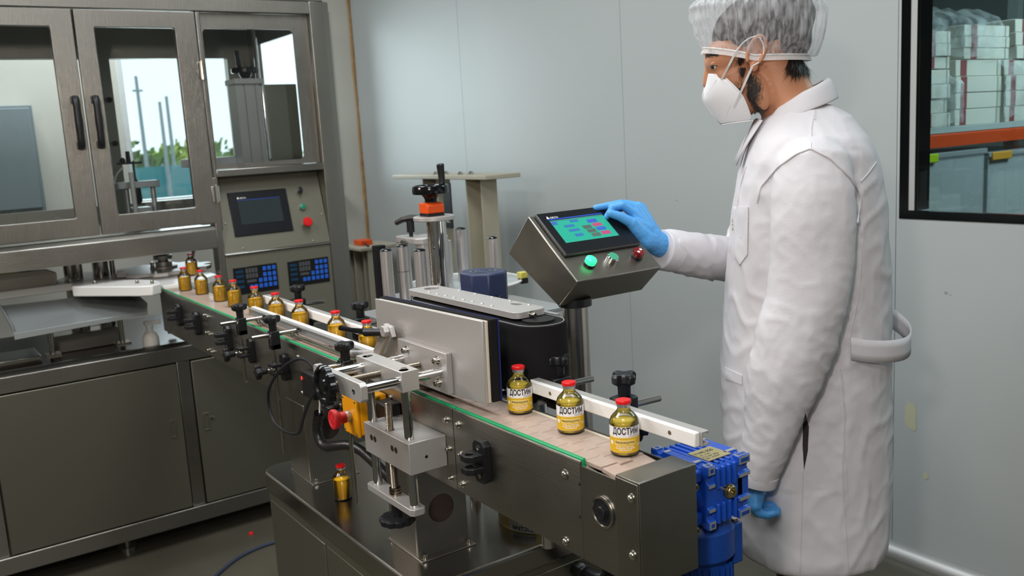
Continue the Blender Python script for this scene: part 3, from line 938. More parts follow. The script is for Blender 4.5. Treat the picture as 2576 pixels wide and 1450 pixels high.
def keypad(y0, y1, z0, z1):
    k = bx('keypad', (KX, y0, z0, KX + 0.003, y1, z1), 'black_gloss', bev=0.001)
    w, h = y1 - y0, z1 - z0
    def cell(name, u, v, du, dv, m, r=0.002):
        pts = rrect2(y0 + u * w, z0 + v * h, y0 + (u + du) * w, z0 + (v + dv) * h, r, 3)
        return obj(name, MB().prism(pts, 'x', KX + 0.003, KX + 0.0038), m, k, smooth=0)
    cols = [0.34, 0.44, 0.555, 0.665, 0.775, 0.885]
    for row, cs in ((0.80, cols[3:]), (0.58, cols[3:]), (0.385, cols[2:]), (0.18, cols)):
        for c in cs:
            cell('key', c - 0.0, row - 0.02, 0.078, 0.15, blue_key)
    for r, v in ((0, 0.76), (1, 0.56)):
        for c in range(4):
            cell('digit', 0.275 + c * 0.07, v, 0.058, 0.17, disp_grey, 0.001)
    cell('digit', 0.285, 0.40, 0.22, 0.10, disp_grey, 0.001)
    for v in (0.79, 0.62, 0.43, 0.23):
        cell('print', 0.05, v, 0.17, 0.10, dark_blue, 0.001)
keypad(1.0888, 1.2652, 0.942, 1.0485)
keypad(1.3094, 1.4849, 0.9425, 1.0462)
# lower cabinet
obj('deck_trim', MB().prism([(XM - 0.05, 0.722), (XM, 0.722), (XM, 0.778), (XM - 0.02, 0.792), (XM - 0.05, 0.792)], 'y', YL, 1.50), M['steel'], mc, bev=0.002)
bx('deck', (XB, YL, 0.752, XM - 0.05, 1.55, 0.762), 'deck')
bx('base_trim', (XM - 0.05, YL, 0.080, XM + 0.006, 1.50, 0.142), 'steel')
bx('mid_post', (XM - 0.05, 0.836, 0.142, XM - 0.006, 0.885, 0.722), 'steel')
bx('left_post', (XM - 0.05, 0.165, 0.142, XM - 0.006, 0.203, 0.722), 'steel')
def cab_door(y0, y1, hy):
    d = bx('cabinet_door', (XM - 0.018, y0, 0.146, XM, y1, 0.716), 'steel_panel', bev=0.002)
    h = MB().box(XM, hy - 0.011, 0.435, XM + 0.004, hy + 0.011, 0.440).box(XM, hy - 0.011, 0.500, XM + 0.004, hy + 0.011, 0.505)
    h.box(XM, hy - 0.011, 0.440, XM + 0.004, hy - 0.007, 0.500).box(XM, hy + 0.007, 0.440, XM + 0.004, hy + 0.011, 0.500)
    h.box(XM, hy - 0.007, 0.440, XM + 0.001, hy + 0.007, 0.500)
    obj('recessed_handle', h, M['steel_panel'], d, bev=0.001)
    return d
cab_door(0.207, 0.833, 0.795)
dd = cab_door(0.889, 1.498, 0.922)
obj('lock', MB().lathe([(0.008, 0), (0.008, 0.003), (0.003, 0.004)], (XM, 0.945, 0.478), (1, 0, 0), 14), M['bolt'], dd)
cab_door(-0.5, 0.162, -0.4)
bx('cabinet_body', (XB, YL, 0.09, XM - 0.05, 1.553, 0.750), 'steel', bev=0)
for y in (-0.45, 0.60, 1.45):
    for x in (XM - 0.12, XB + 0.1):
        obj('foot', MB().cyl((x, y, 0), (x, y, 0.015), 0.035, None, 16).cyl((x, y, 0.015), (x, y, 0.09), 0.012, None, 12), M['steel'], mc)
# lifting unit behind the fixed window
au = obj('lift_column', MB().prism([(-3.86, 1.262), (-3.76, 1.262), (-3.76, 1.290), (-3.765, 1.292), (-3.765, 1.298), (-3.76, 1.300), (-3.76, 1.335), (-3.765, 1.337), (-3.765, 1.343), (-3.76, 1.345), (-3.76, 1.362), (-3.86, 1.362)], 'z', 1.21, 1.765), M['alu'], mc, smooth=0)
obj('cap', MB().box(-3.87, 1.255, 1.765, -3.75, 1.380, 1.788), M['alu'], au, bev=0.002)
hw = MB()
hand_wheel(hw, (-3.81, 1.325, 1.812), (0, 0, 1), 0.056, 0.022, 8, 0.01)
hw.lathe([(0.012, 0), (0.022, 0.012), (0.028, 0.026)], (-3.81, 1.325, 1.788), (0, 0, 1), 20)
obj('hand_wheel', hw, M['black_gloss'], au)
obj('crank_grip', MB().lathe([(0.006, 0), (0.011, 0.012), (0.009, 0.05), (0.011, 0.068), (0.005, 0.072)], (-3.80, 1.300, 1.832), (0, -0.08, 1), 14), M['black'], au)
obj('guide_rod', MB().cyl((-3.79, 1.385, 1.21), (-3.79, 1.385, 1.77), 0.008).cyl((-3.79, 1.372, 1.77), (-3.79, 1.372, 2.03), 0.01), M['chrome'], mc)
bx('inner_box', (-4.02, 1.398, 1.215, -3.80, 1.540, 1.765), 'steel_panel', bev=0.004)
bx('bracket_plate', (-3.95, 1.06, 1.44, -3.80, 1.25, 1.475), 'alu_dull')
# dosing bracket behind the right door
db = MB().box(-3.83, 0.765, 1.376, -3.77, 0.922, 1.402)
for y in (0.80, 0.90):
    db.cyl((-3.80, y, 1.215), (-3.80, y, 1.376), 0.010)
db.box(-3.84, 0.806, 1.215, -3.76, 0.880, 1.30)
obj('dosing_bracket', db, M['alu_dull'], mc, bev=0.002)
ds = MB().lathe([(0.010, 0), (0.018, 0.012), (0.018, 0.07), (0.012, 0.09), (0.005, 0.10), (0.004, 0.17)], (-3.80, 0.838, 1.312), (0, 0, 1), 12)
ds.box(-3.815, 0.775, 1.470, -3.785, 0.868, 1.478).cyl((-3.80, 0.822, 1.47), (-3.80, 0.822, 1.52), 0.010, 0.008, 10).ball((-3.80, 0.80, 1.485), 0.012, 6)
obj('dosing_valve', ds, M['black'], mc)
obj('dosing_tube', MB().tube([(-3.80, 0.80, 1.46), (-3.82, 0.77, 1.43), (-3.82, 0.752, 1.35), (-3.81, 0.765, 1.25)], 0.004, 8, 2), M['pom'], mc)
obj('white_post', MB().cyl((-3.74, 0.812, 1.215), (-3.74, 0.812, 1.44), 0.009), M['pom'], mc)
# ---- star wheel, guides and tray on the deck
sw = []
for k in range(144):
    t = 2 * PI * k / 144
    r = 0.185 - 0.030 * max(0, math.cos(10 * t)) ** 0.6 if math.cos(10 * t) > 0 else 0.185
    sw.append((-3.80 + r * math.cos(t), 0.905 + r * math.sin(t)))
w = obj('star_wheel', MB().prism(sw, 'z', 1.036, 1.050), M['pom'], mc, bev=0.001, seg=1)
hb = MB().lathe([(0.052, 0), (0.052, 0.008), (0.030, 0.010), (0.030, 0.026), (0.020, 0.028), (0.020, 0.034), (0.036, 0.036), (0.036, 0.050), (0.028, 0.054), (0.013, 0.056), (0.013, 0.16)], (-3.80, 0.905, 1.050), (0, 0, 1), 24)
obj('hub', hb, M['alu'], w)
for k in range(3):
    t = 2 * PI * k / 3 + 0.4
    kn = MB().lathe([(0.008, 0), (0.008, 0.018), (0.005, 0.020)], (-3.80 + 0.042 * math.cos(t), 0.905 + 0.042 * math.sin(t), 1.058), (0, 0, 1), 10)
    obj('hub_screw', kn, M['bolt'], w)
obj('support_plate', MB().prism([(-3.40, 0.80), (-3.40, 0.90), (-3.52, 1.03), (-3.56, 1.030), (-4.10, 1.030), (-4.15, 0.62), (-3.95, 0.52), (-3.62, 0.62)], 'z', 1.006, 1.032), M['pom'], mc, bev=0.002)
gp = MB().prism([(-3.56, 0.525), (-3.33, 0.700), (-3.305, 0.740), (-3.33, 0.775), (-3.42, 0.790), (-3.52, 0.745), (-3.66, 0.62), (-3.80, 0.56)], 'z', 1.015, 1.052)
g = obj('guide_block', gp, M['pom'], mc, bev=0.004)
for x, y in ((-3.41, 0.715), (-3.35, 0.752), (-3.55, 0.60)):
    obj('guide_screw', bolt(MB(), (x, y, 1.052), (0, 0, 1), 0.006, 0.010), M['bolt'], g)
obj('infeed_rail', MB().box(-3.76, 0.02, 1.020, -3.70, 0.60, 1.048), M['pom'], mc, bev=0.003)
obj('cover_box', MB().prism([(-0.1, 1.045), (0.503, 1.045), (0.503, 1.092), (0.47, 1.108), (-0.1, 1.116)], 'x', -3.95, -3.72), M['steel_polish'], mc, bev=0.003)
obj('shaft', MB().cyl((-3.80, 0.905, 0.78), (-3.80, 0.905, 1.05), 0.016), M['steel_polish'], mc)
hx = MB().box(-3.88, 0.80, 1.118, -3.74, 0.93, 1.140)
for y in (0.83, 0.86, 0.89):
    hx.cyl((-3.76, y, 1.140), (-3.76, y, 1.16), 0.012)
obj('drive_bracket', hx, M['alu_dull'], mc, bev=0.002)
# steel tray with raised lips, standing on two pillars
T = [(-3.46, 0.312, 0.930), (-3.46, 0.748, 0.938), (-3.66, 0.727, 0.990), (-3.66, 0.296, 1.002)]
tr = MB()
def slab(q, th):
    n = (Vector(q[1]) - Vector(q[0])).cross(Vector(q[3]) - Vector(q[0])).normalized() * th
    tr.add([Vector(p) for p in q] + [Vector(p) + n for p in q], [(0, 3, 2, 1), (4, 5, 6, 7), (0, 1, 5, 4), (1, 2, 6, 5), (2, 3, 7, 6), (3, 0, 4, 7)])
slab(T, 0.003)
slab([T[0], T[3], (T[3][0], T[3][1] - 0.004, T[3][2] + 0.03), (T[0][0], T[0][1] - 0.004, T[0][2] + 0.03)], 0.003)
slab([T[1], (T[1][0], T[1][1] + 0.004, T[1][2] + 0.03), (T[2][0], T[2][1] + 0.004, T[2][2] + 0.03), T[2]], 0.003)
slab([T[0], (T[0][0], T[0][1], T[0][2] - 0.02), (T[1][0], T[1][1], T[1][2] - 0.012), T[1]], 0.003)
obj('chute_tray', tr, M['tray'], mc, smooth=0)
for y, x in ((0.44, -3.62), (0.68, -3.62)):
    p = MB().cyl((x, y, 0.762), (x, y, 0.955), 0.010).box(x - 0.03, y - 0.025, 0.80, x + 0.03, y + 0.025, 0.812)
    p.cyl((x + 0.022, y, 0.765), (x + 0.022, y, 0.81), 0.004)
    obj('tray_pillar', p, M['steel_polish'], mc)
bx('deck_block', (-3.78, 0.20, 0.762, -3.60, 0.40, 0.815), 'steel_polish')
bx('deck_block', (-3.95, 0.48, 0.762, -3.85, 0.72, 0.83), 'steel')
for y, r in ((0.575, 0.020), (0.605, 0.020), (0.69, 0.030), (0.735, 0.010)):
    obj('deck_column', MB().cyl((-3.92, y, 0.762), (-3.92, y, 1.205), r, None, 16), M['steel_polish'], mc)
wsb = MB().lathe([(0.028, 0), (0.030, 0.004), (0.030, 0.055), (0.022, 0.075), (0.012, 0.082), (0.012, 0.095)], (-3.575, 0.772, 0.762), (0, 0, 1), 20)
wb1 = tag(obj('spray_bottle', wsb, M['white_bottle']), 'small white spray bottle standing on the machine deck below the conveyor', 'bottle')
sh = MB().lathe([(0.014, 0), (0.014, 0.012), (0.008, 0.016)], (-3.575, 0.772, 0.857), (0, 0, 1), 14).box(-3.585, 0.755, 0.868, -3.565, 0.815, 0.884)
obj('spray_head', sh, M['pom'], wb1, bev=0.002)
at_ = obj('air_tube', MB().tube([(-3.70, 0.02, 1.128), (-3.68, 0.25, 1.118), (-3.70, 0.38, 1.114), (-3.74, 0.48, 1.124), (-3.78, 0.56, 1.16), (-3.80, 0.60, 1.205)], 0.005, 8, 2), M['air_tube'])
tag(at_, 'yellow air tube drooping under the machine beam at the left', 'tube')
ct = obj('cable_conduit', MB().tube([(-3.62, 1.03, 1.20), (-3.60, 0.99, 1.16), (-3.60, 0.965, 1.10), (-3.60, 0.97, 1.05)], 0.007, 8, 2), M['steel_polish'])
tag(ct, 'thin grey conduit coming down beside the machine control panel', 'conduit')
# floor cable and dropped cap
fc = obj('floor_cable', MB().tube([(-2.85, 0.46, 0.006), (-3.05, 0.70, 0.006), (-3.16, 0.81, 0.006), (-3.25, 0.92, 0.006), (-3.28, 1.06, 0.006), (-3.22, 1.25, 0.006)], 0.006, 8, 3), M['cable_blue'])
tag(fc, 'blue-grey cable snaking across the floor by the base cabinet', 'cable')
fc2 = tag(obj('red_stopper', MB().lathe([(0.010, 0), (0.010, 0.006), (0.008, 0.008)], (-3.42, 1.02, 0.0), (0, 0, 1), 16), M['red']), 'loose red bottle cap lying on the floor under the machine', 'cap')
# ================================================================= BASE CABINET
ZB = 0.670
bc = thing('base_cabinet', (-1.85, 1.1, 0), 'stainless steel base cabinet with rounded top carrying the labelling conveyor', 'cabinet')
bp = rrect2(-2.285, 0.728, -1.428, 1.46, 0.05, 6)
obj('body', MB().prism(bp, 'z', 0.06, ZB - 0.03), M['steel_panel'], bc, smooth=30)
obj('top', MB().prism(rrect2(-2.29, 0.722, -1.422, 1.465, 0.055, 8), 'z', ZB - 0.048, ZB), M['steel_polish'], bc, bev=0.006, seg=3)
for x0, x1 in ((-2.23, -1.885), (-1.872, -1.48)):
    obj('door', MB().box(x0, 0.7255, 0.12, x1, 0.729, 0.598), M['steel_panel'], bc, bev=0.0015)
obj('door', MB().box(-1.429, 0.78, 0.12, -1.4245, 1.40, 0.607), M['steel_panel'], bc, bev=0.0015)
for x in (-2.2, -1.5):
    for y in (0.80, 1.38):
        obj('caster', MB().cyl((x - 0.012, y, 0.03), (x + 0.012, y, 0.03), 0.03, None, 20).cyl((x, y, 0.03), (x, y, 0.062), 0.01), M['black'], bc)

# ================================================================= CONVEYOR
YA, YC = 0.785, 0.893           # outer faces of the side plates
cv = thing('conveyor', (-2.1, 0.839, ZB), 'stainless steel slat conveyor carrying the bottles through the labelling machine', 'conveyor')
def side(x0, x1, y, s):
    if x1 > -0.99:
        p = [(y, 0.870), (y + s * 0.003, 0.870), (y + s * 0.003, 1.0165), (y, 1.0165)]
    else:
        p = [(y, 0.870), (y + s * 0.003, 0.870), (y + s * 0.003, 1.018), (y + s * 0.0042, 1.0185), (y + s * 0.0042, 1.0222), (y + s * 0.0028, 1.0228), (y + s * 0.0012, 1.0222), (y, 1.0195)]
    if s < 0:
        p = p[::-1]
    obj('side_plate', MB().prism(p, 'x', x0, x1), M['steel_x'], cv, smooth=30)
for x0, x1 in ((-3.40, -2.832), (-2.830, -1.3615), (-1.3595, -1.0005), (-1.0, -0.876)):
    side(x0, x1, YA, 1)
    side(x0, x1, YC, -1)
for x0, x1 in ((-3.39, -2.52), (-2.516, -1.36), (-1.357, -1.0)):
    obj('wear_strip', MB().box(x0, YA + 0.0046, 1.010, x1, YA + 0.0118, 1.0252), M['green_strip'], cv, bev=0.0015)
for y in (YC - 0.0105,):
    obj('wear_strip', MB().box(-3.39, y, 1.012, -1.0, y + 0.005, 1.0225), M['cream'], cv, bev=0.001)
ec = MB().box(-0.876, YA, 0.868, -0.873, YC, 1.0255).box(-0.921, YA, 1.0225, -0.876, YC, 1.0255)
ec.box(-0.921, YA - 0.0012, 0.868, -0.876, YA - 0.0002, 1.0225)
obj('end_cover', ec, M['steel_near'], cv, bev=0.0015)
obj('bottom_pan', MB().box(-3.40, YA + 0.004, 0.880, -0.885, YC - 0.004, 0.884), M['steel_x'], cv)
for x in (-2.6, -2.0, -1.2):
    obj('cross_bar', MB().cyl((x, YA + 0.003, 0.93), (x, YC - 0.003, 0.93), 0.009), M['steel'], cv)
obj('belt_bed', MB().box(-3.38, YA + 0.014, 1.000, -1.0, YC - 0.018, 1.0128), M['cream'], cv)
# slats of the chain: each a plate with half-lapped edges
P = 0.0381
y0, y1 = 0.7975, 0.8800
def slat_mesh():
    ym = (y0 + y1) / 2
    q = 0.012
    poly = [(-P / 2 + .0006, y0), (P / 2 - .0006, y0), (P / 2 - .0006, ym - q), (P / 2 + .0075, ym - q), (P / 2 + .0075, ym + q), (P / 2 - .0006, ym + q), (P / 2 - .0006, y1), (-P / 2 + .0006, y1), (-P / 2 + .0006, ym + q), (-P / 2 + .0087, ym + q), (-P / 2 + .0087, ym - q), (-P / 2 + .0006, ym - q)]
    return MB().prism([(x, y) for x, y in poly], 'z', 1.0145, 1.0200)
org = ORG[cv.name]
sm = slat_mesh()
me = bpy.data.meshes.new('belt_slat')
me.from_pydata([(p[0], p[1] - org.y, p[2] - org.z) for p in sm.v], [], sm.f)
me.materials.append(M['belt'])
for i in range(64):
    o = bpy.data.objects.new('belt_slat', me)
    COL.objects.link(o)
    o.parent = cv
    x = -0.985 - i * P
    o.location = (x - org.x, 0, 0)
for x, dz, tilt in ((-0.985 + P, -0.0035, 0.12), (-0.985 + 2 * P * 0.97, -0.0105, 0.30)):   # the last slats dip towards the end roller
    o = bpy.data.objects.new('belt_slat', me)
    COL.objects.link(o)
    o.parent = cv
    o.rotation_euler = (0, tilt, 0)
    # rotate about the slat's own middle
    c = Vector((x - org.x, 0, dz))
    piv = Vector((0, 0, 1.017 - org.z))
    R = Matrix.Rotation(tilt, 3, 'Y')
    o.location = c + piv - R @ piv
obj('end_roller', MB().cyl((-0.925, 0.80, 0.962), (-0.925, 0.877, 0.962), 0.036, None, 28), M['black'], cv)
for x in (-1.381, -1.341, -2.85, -2.812):
    for z in (0.8875, 0.9435, 0.999):
        obj('joint_bolt', bolt(MB(), (x, YA, z), (0, -1, 0), 0.0045, 0.006), M['bolt'], cv)
for x, z in ((-1.0375, 0.9925), (-1.044, 0.8825)):
    obj('dome_screw', dome_screw(MB(), (x, YA, z), (0, -1, 0), 0.0060), M['bolt'], cv)
for x, z in ((-0.8895, 1.0), (-0.8905, 0.9165)):
    obj('dome_screw', dome_screw(MB(), (x, YA - 0.0012, z), (0, -1, 0), 0.0056), M['bolt'], cv)
for x, z in ((-2.09, 0.995), (-2.085, 0.905), (-1.60, 0.995), (-1.985, 0.88)):
    obj('dome_screw', dome_screw(MB(), (x, YA, z), (0, -1, 0), 0.0046), M['bolt'], cv)
br = MB().lathe([(0.021, 0), (0.0235, 0.0008), (0.0235, 0.003), (0.0205, 0.004), (0.0195, 0.002)], (-0.9505, YA, 0.9605), (0, -1, 0), 40)
b = obj('bearing', br, M['steel_polish'], cv)
obj('bearing_seal', MB().lathe([(0.0195, 0.001), (0.0195, 0.0024), (0.013, 0.0024)], (-0.9505, YA, 0.9605), (0, -1, 0), 36), M['black'], b)
obj('shaft_end', MB().lathe([(0.0125, 0.002), (0.0125, 0.0034), (0.0095, 0.0036), (0.0095, 0.0062), (0.0085, 0.007), (0.0014, 0.007), (0.0012, 0.005), (0.0003, 0.005)], (-0.9505, YA, 0.9605), (0, -1, 0), 30), M['black'], b)
for x, z in ((-1.003, 0.9868), (-1.0057, 0.935)):
    obj('drilled_hole', MB().lathe([(0.0022, 0.0004), (0.0022, 0.0001)], (x, YA, z), (0, -1, 0), 12), M['black'], cv)
# pedestals
def pedestal(x0, x1, y0, y1, hole):
    p = thing_part = obj('pedestal', MB().box(x0, y0, ZB, x1 - 0.002, y1, 0.8695), M['steel'], cv, bev=0.003)
    hp = plate_with_holes('x', [(y0 + 0.001, ZB + 0.001), (y1 - 0.001, ZB + 0.001), (y1 - 0.001, 0.869), (y0 + 0.001, 0.869)], [circle2((y0 + y1) / 2, hole, 0.0295, 36)], x1 - 0.002, x1 + 0.0005)
    obj('face_plate', hp, M['steel'], p, smooth=30)
    obj('hole', MB().prism(circle2((y0 + y1) / 2, hole, 0.0293, 36), 'x', x1 - 0.0019, x1 - 0.0012), M['hole_shade'], p, smooth=0)  # disc coloured dark as the shade inside the hole
    obj('foot_plate', MB().box(x0 - 0.012, y0 - 0.004, ZB, x1 + 0.022, y1 + 0.004, ZB + 0.003), M['steel'], p, bev=0.001)
    for x, y in ((x1 + 0.011, y0 + 0.010), (x1 + 0.011, y1 - 0.006), (x0 - 0.006, y0 + 0.006)):
        obj('foot_bolt', bolt(MB(), (x, y, ZB + 0.003), (0, 0, 1), 0.0048, 0.008), M['bolt'], p)
pedestal(-1.655, -1.537, 0.785, 0.905, 0.7625)
pedestal(-2.21, -2.088, 0.785, 0.905, 0.800)
# black mounting brackets on the side plate
def bracket(x, z, label, h=0.075):
    t = thing('mounting_bracket', (x, YA, z), label, 'bracket', 'black mounting brackets along the conveyor side')
    m = MB()
    hh = h / 2
    m.prism([(x - 0.018, z - hh + 0.008), (x - 0.010, z - hh), (x + 0.010, z - hh), (x + 0.018, z - hh + 0.008), (x + 0.018, z + hh - 0.008), (x + 0.010, z + hh), (x - 0.010, z + hh), (x - 0.018, z + hh - 0.008)], 'y', YA - 0.014, YA - 0.0002)
    obj('base', m, M['black'], t, bev=0.001)
    for dz in (0.013, -0.009):
        out = [(x - 0.017, YA - 0.014), (x + 0.017, YA - 0.014), (x + 0.017, YA - 0.036), (x + 0.009, YA - 0.045), (x - 0.009, YA - 0.045), (x - 0.017, YA - 0.036)]
        pl = plate_with_holes('z', out[::-1], [circle2(x, YA - 0.032, 0.0075, 20)], z + dz - 0.0055, z + dz + 0.0055)
        obj('lug', pl, M['black'], t, bev=0.001)
    for dz in (hh - 0.013, -hh + 0.013):
        sc = MB().lathe([(0.0052, 0.0003), (0.0052, 0.0008), (0.0026, 0.0008), (0.0026, 0.0004), (0.0004, 0.0004)], (x, YA - 0.014, z + dz), (0, -1, 0), 12)
        obj('screw', sc, M['bolt'], t)
    return t
bracket(-1.2585, 0.955, 'empty black hinge bracket on the conveyor side nearest the end')
for x, lab in ((-2.617, 'empty black bracket on the conveyor side left of the first clamp'), (-2.935, 'empty black bracket second furthest along the conveyor side'), (-3.144, 'empty black bracket at the far left end of the conveyor')):
    bracket(x, 0.962, lab)
# rail clamps: bracket, upright rod, cross block with star knob, cross rod
YV = YA - 0.032
def clamp(x, zb, zlow, label):
    t = thing('rail_clamp', (x, YV, zb), label, 'clamp', 'black rail clamps beside the conveyor')
    m = MB()
    hh = 0.034
    m.prism([(x - 0.015, zb - hh + 0.006), (x - 0.009, zb - hh), (x + 0.009, zb - hh), (x + 0.015, zb - hh + 0.006), (x + 0.015, zb + hh - 0.006), (x + 0.009, zb + hh), (x - 0.009, zb + hh), (x - 0.015, zb + hh - 0.006)], 'y', YA - 0.014, YA - 0.0002)
    obj('base', m, M['black'], t, bev=0.001)
    for dz in (0.010, -0.010):
        obj('lug', MB().prism([(x - 0.015, YA - 0.044), (x + 0.015, YA - 0.044), (x + 0.015, YA - 0.014), (x - 0.015, YA - 0.014)], 'z', zb + dz - 0.0042, zb + dz + 0.0042), M['black'], t, bev=0.001)
    obj('eye_bolt', MB().ball((x, YV - 0.004, zb), 0.0075, 7).cyl((x, YV - 0.004, zb), (x, YA - 0.052, zb), 0.004), M['bolt'], t)
    obj('side_knob', star_knob(MB(), (x, YA - 0.052, zb), (0, -1, 0.0), 0.0190, 0.0125, 4, 0.018, 0.0085), M['black'], t, bev=0.001, seg=1)
    obj('upright_rod', MB().cyl((x, YV, zlow), (x, YV, 1.046), 0.0048, None, 14), M['bolt'], t)
    blk = MB().box(x - 0.013, YV - 0.006, 1.006, x - 0.0055, YV + 0.017, 1.052).box(x + 0.0055, YV - 0.006, 1.006, x + 0.013, YV + 0.017, 1.052)
    blk.box(x - 0.013, YV - 0.006, 1.006, x + 0.013, YV + 0.017, 1.020)
    obj('cross_block', blk, M['black'], t, bev=0.002)
    obj('pinch_bolt', MB().ball((x, YV - 0.001, 1.037), 0.0078, 7), M['bolt'], t)
    obj('top_knob', star_knob(MB(), (x, YV + 0.005, 1.050), (0, 0, 1), 0.0215, 0.0140, 4, 0.026, 0.0100), M['black'], t, bev=0.001, seg=1)
    cr = MB().cyl((x - 0.001, 0.703, 1.0425), (x - 0.001, 0.826, 1.0425), 0.0052, None, 16)
    obj('cross_rod', cr, M['steel_polish'], t)
    return t
clamp(-2.42, 0.957, 0.872, 'black rail clamp furthest along the conveyor, leftmost of the three')
clamp(-2.172, 0.955, 0.735, 'black rail clamp in the middle of the three on the near side')
clamp(-1.745, 0.957, 0.735, 'black rail clamp behind the hand wheel, with a cable beside it')
# near guide rail: white strip on an open aluminium channel with a thin rod
nr = thing('guide_rail', (-2.2, 0.835, 1.03), 'white-edged aluminium guide rail on the near side of the bottles', 'guide rail')
obj('white_strip', MB().box(-2.545, 0.8315, 1.034, -1.70, 0.8435, 1.056), M['pom'], nr, bev=0.0015)
obj('channel', MB().prism([(0.8195, 1.036), (0.8315, 1.036), (0.8315, 1.054), (0.8195, 1.054), (0.8195, 1.0515), (0.829, 1.0515), (0.829, 1.0385), (0.8195, 1.0385)], 'x', -2.54, -1.705), M['alu_dull'], nr, smooth=0)
obj('rod', MB().cyl((-2.46, 0.808, 1.0335), (-1.72, 0.808, 1.0335), 0.0035), M['bolt'], nr)
for x in (-2.42, -2.172, -1.745):
    obj('rod_holder', MB().box(x - 0.006, 0.803, 1.029, x + 0.006, 0.8215, 1.0365), M['steel'], nr, bev=0.001)
# far guide rails
def far_rail(x0, x1, lab):
    t = thing('guide_rail', ((x0 + x1) / 2, 0.90, 1.04), lab, 'guide rail')
    obj('white_strip', MB().box(x0, 0.8905, 1.050, x1, 0.9005, 1.0715), M['pom'], t, bev=0.0015)
    obj('channel', MB().prism([(0.9005, 1.0505), (0.9145, 1.0505), (0.9145, 1.0545), (0.9125, 1.0545), (0.9125, 1.0525), (0.9025, 1.0525), (0.9025, 1.0695), (0.9125, 1.0695), (0.9125, 1.0675), (0.9145, 1.0675), (0.9145, 1.0715), (0.9005, 1.0715)], 'x', x0 + 0.001, x1 + 0.004), M['alu'], t, smooth=0)
    for x in (x0 + 0.065, x1 - 0.05):
        sc = MB().lathe([(0.0035, 0.0002), (0.0033, 0.0005), (0.0016, 0.0005), (0.0014, 0.0001), (0.0003, 0.0001)], (x, 0.8905, 1.0605), (0, -1, 0), 12)
        obj('screw', sc, M['thread'], t)
    return t
far_rail(-2.62, -1.76, 'white far-side guide rail behind the unlabelled orange bottles')
far_rail(-1.272, -0.871, 'white guide rail behind the three labelled bottles at the near end')
def far_clamp(x, lab):
    YF = 0.957
    t = thing('rail_clamp', (x, YF, 1.0), lab, 'clamp', 'black rail clamps behind the far guide rail')
    obj('bracket', MB().box(x - 0.015, YC + 0.0002, 0.935, x + 0.015, YC + 0.014, 1.0).box(x - 0.014, YC + 0.014, 0.95, x + 0.014, YF + 0.018, 0.962).box(x - 0.014, YC + 0.014, 0.974, x + 0.014, YF + 0.018, 0.986), M['black'], t, bev=0.002)
    obj('upright_rod', screw_rod(MB(), (x, YF, 0.90), (x, YF, 1.02), 0.0065, 0.0035), M['black'], t)
    blk = MB().prism([(x - 0.014, YF - 0.022), (x + 0.014, YF - 0.022), (x + 0.017, YF), (x + 0.014, YF + 0.018), (x - 0.014, YF + 0.018), (x - 0.017, YF)], 'z', 1.010, 1.066)
    obj('cross_block', blk, M['black'], t, bev=0.003)
    obj('top_knob', star_knob(MB(), (x, YF, 1.066), (0, 0, 1), 0.0235, 0.0150, 4, 0.024, 0.0108), M['black'], t, bev=0.001, seg=1)
    obj('cross_rod', MB().cyl((x, 0.9150, 1.0495), (x, 1.034, 1.0455), 0.0058, None, 18), M['chrome'], t)
    obj('rear_knob', star_knob(MB(), (x - 0.01, YF + 0.018, 1.0), (0, 1, -0.2), 0.020, 0.013, 4, 0.014, 0.009), M['black'], t, bev=0.001, seg=1)
far_clamp(-1.092, 'black rail clamp behind the nearest labelled bottle')
far_clamp(-1.268, 'black rail clamp in front of the console pillar')
far_clamp(-2.085, 'black rail clamp left of the big aluminium plate, far side')
far_clamp(-2.50, 'black rail clamp behind the far rail, in front of the keypads')
# ================================================================= BOTTLES
BR, BH = 0.0218, 0.0835
def bottle_prof(r, shrink=0.0):
    R = r - shrink
    return [(R * 0.86, 0.0005 + shrink), (R * 0.97, 0.0018 + shrink), (R, 0.005 + shrink), (R, 0.049), (R * 0.985, 0.0525), (R * 0.90, 0.0575), (R * 0.75, 0.0615), (R * 0.56, 0.0655), (0.0098 - shrink, 0.0690), (0.0090 - shrink, 0.0725)]
def make_bottle(fill, liquid):
    t = thing('bottle', (0, 0, 0), '-', 'bottle')
    g = MB().lathe(bottle_prof(BR), (0, 0, 0), (0, 0, 1), 36, False)
    g.lathe([(0.0003, 0.0030), (BR * 0.5, 0.0022), (BR * 0.86, 0.0005)], (0, 0, 0), (0, 0, 1), 36, False)
    obj('glass', g, M['glass'], t, smooth=60)
    pr = [p for p in bottle_prof(BR, 0.0014) if p[1] < fill - 0.0005]
    a = bottle_prof(BR, 0.0014)
    rr = np.interp(fill, [p[1] for p in a], [p[0] for p in a])
    pr = [(0.0005, 0.0042), (BR * 0.8, 0.0036)] + pr[1:] + [(rr, fill - 0.0004), (rr * 0.97, fill), (0.0003, fill - 0.0003)]
    obj('liquid', MB().lathe(pr, (0, 0, 0), (0, 0, 1), 36, False), M[liquid], t, smooth=60)
    obj('crimp_ring', MB().lathe([(0.0092, 0.0720), (0.0100, 0.0728), (0.0103, 0.0735), (0.0103, 0.0785), (0.0098, 0.0795)], (0, 0, 0), (0, 0, 1), 30), M['cap_alu'], t)
    obj('cap', MB().lathe([(0.0106, 0.0778), (0.0116, 0.0784), (0.0118, 0.0815), (0.0112, 0.0832), (0.0096, 0.0838), (0.0060, 0.0834), (0.0003, 0.0834)], (0, 0, 0), (0, 0, 1), 30), M['red'], t)
    return t
raw = make_bottle(0.0495, 'juice')
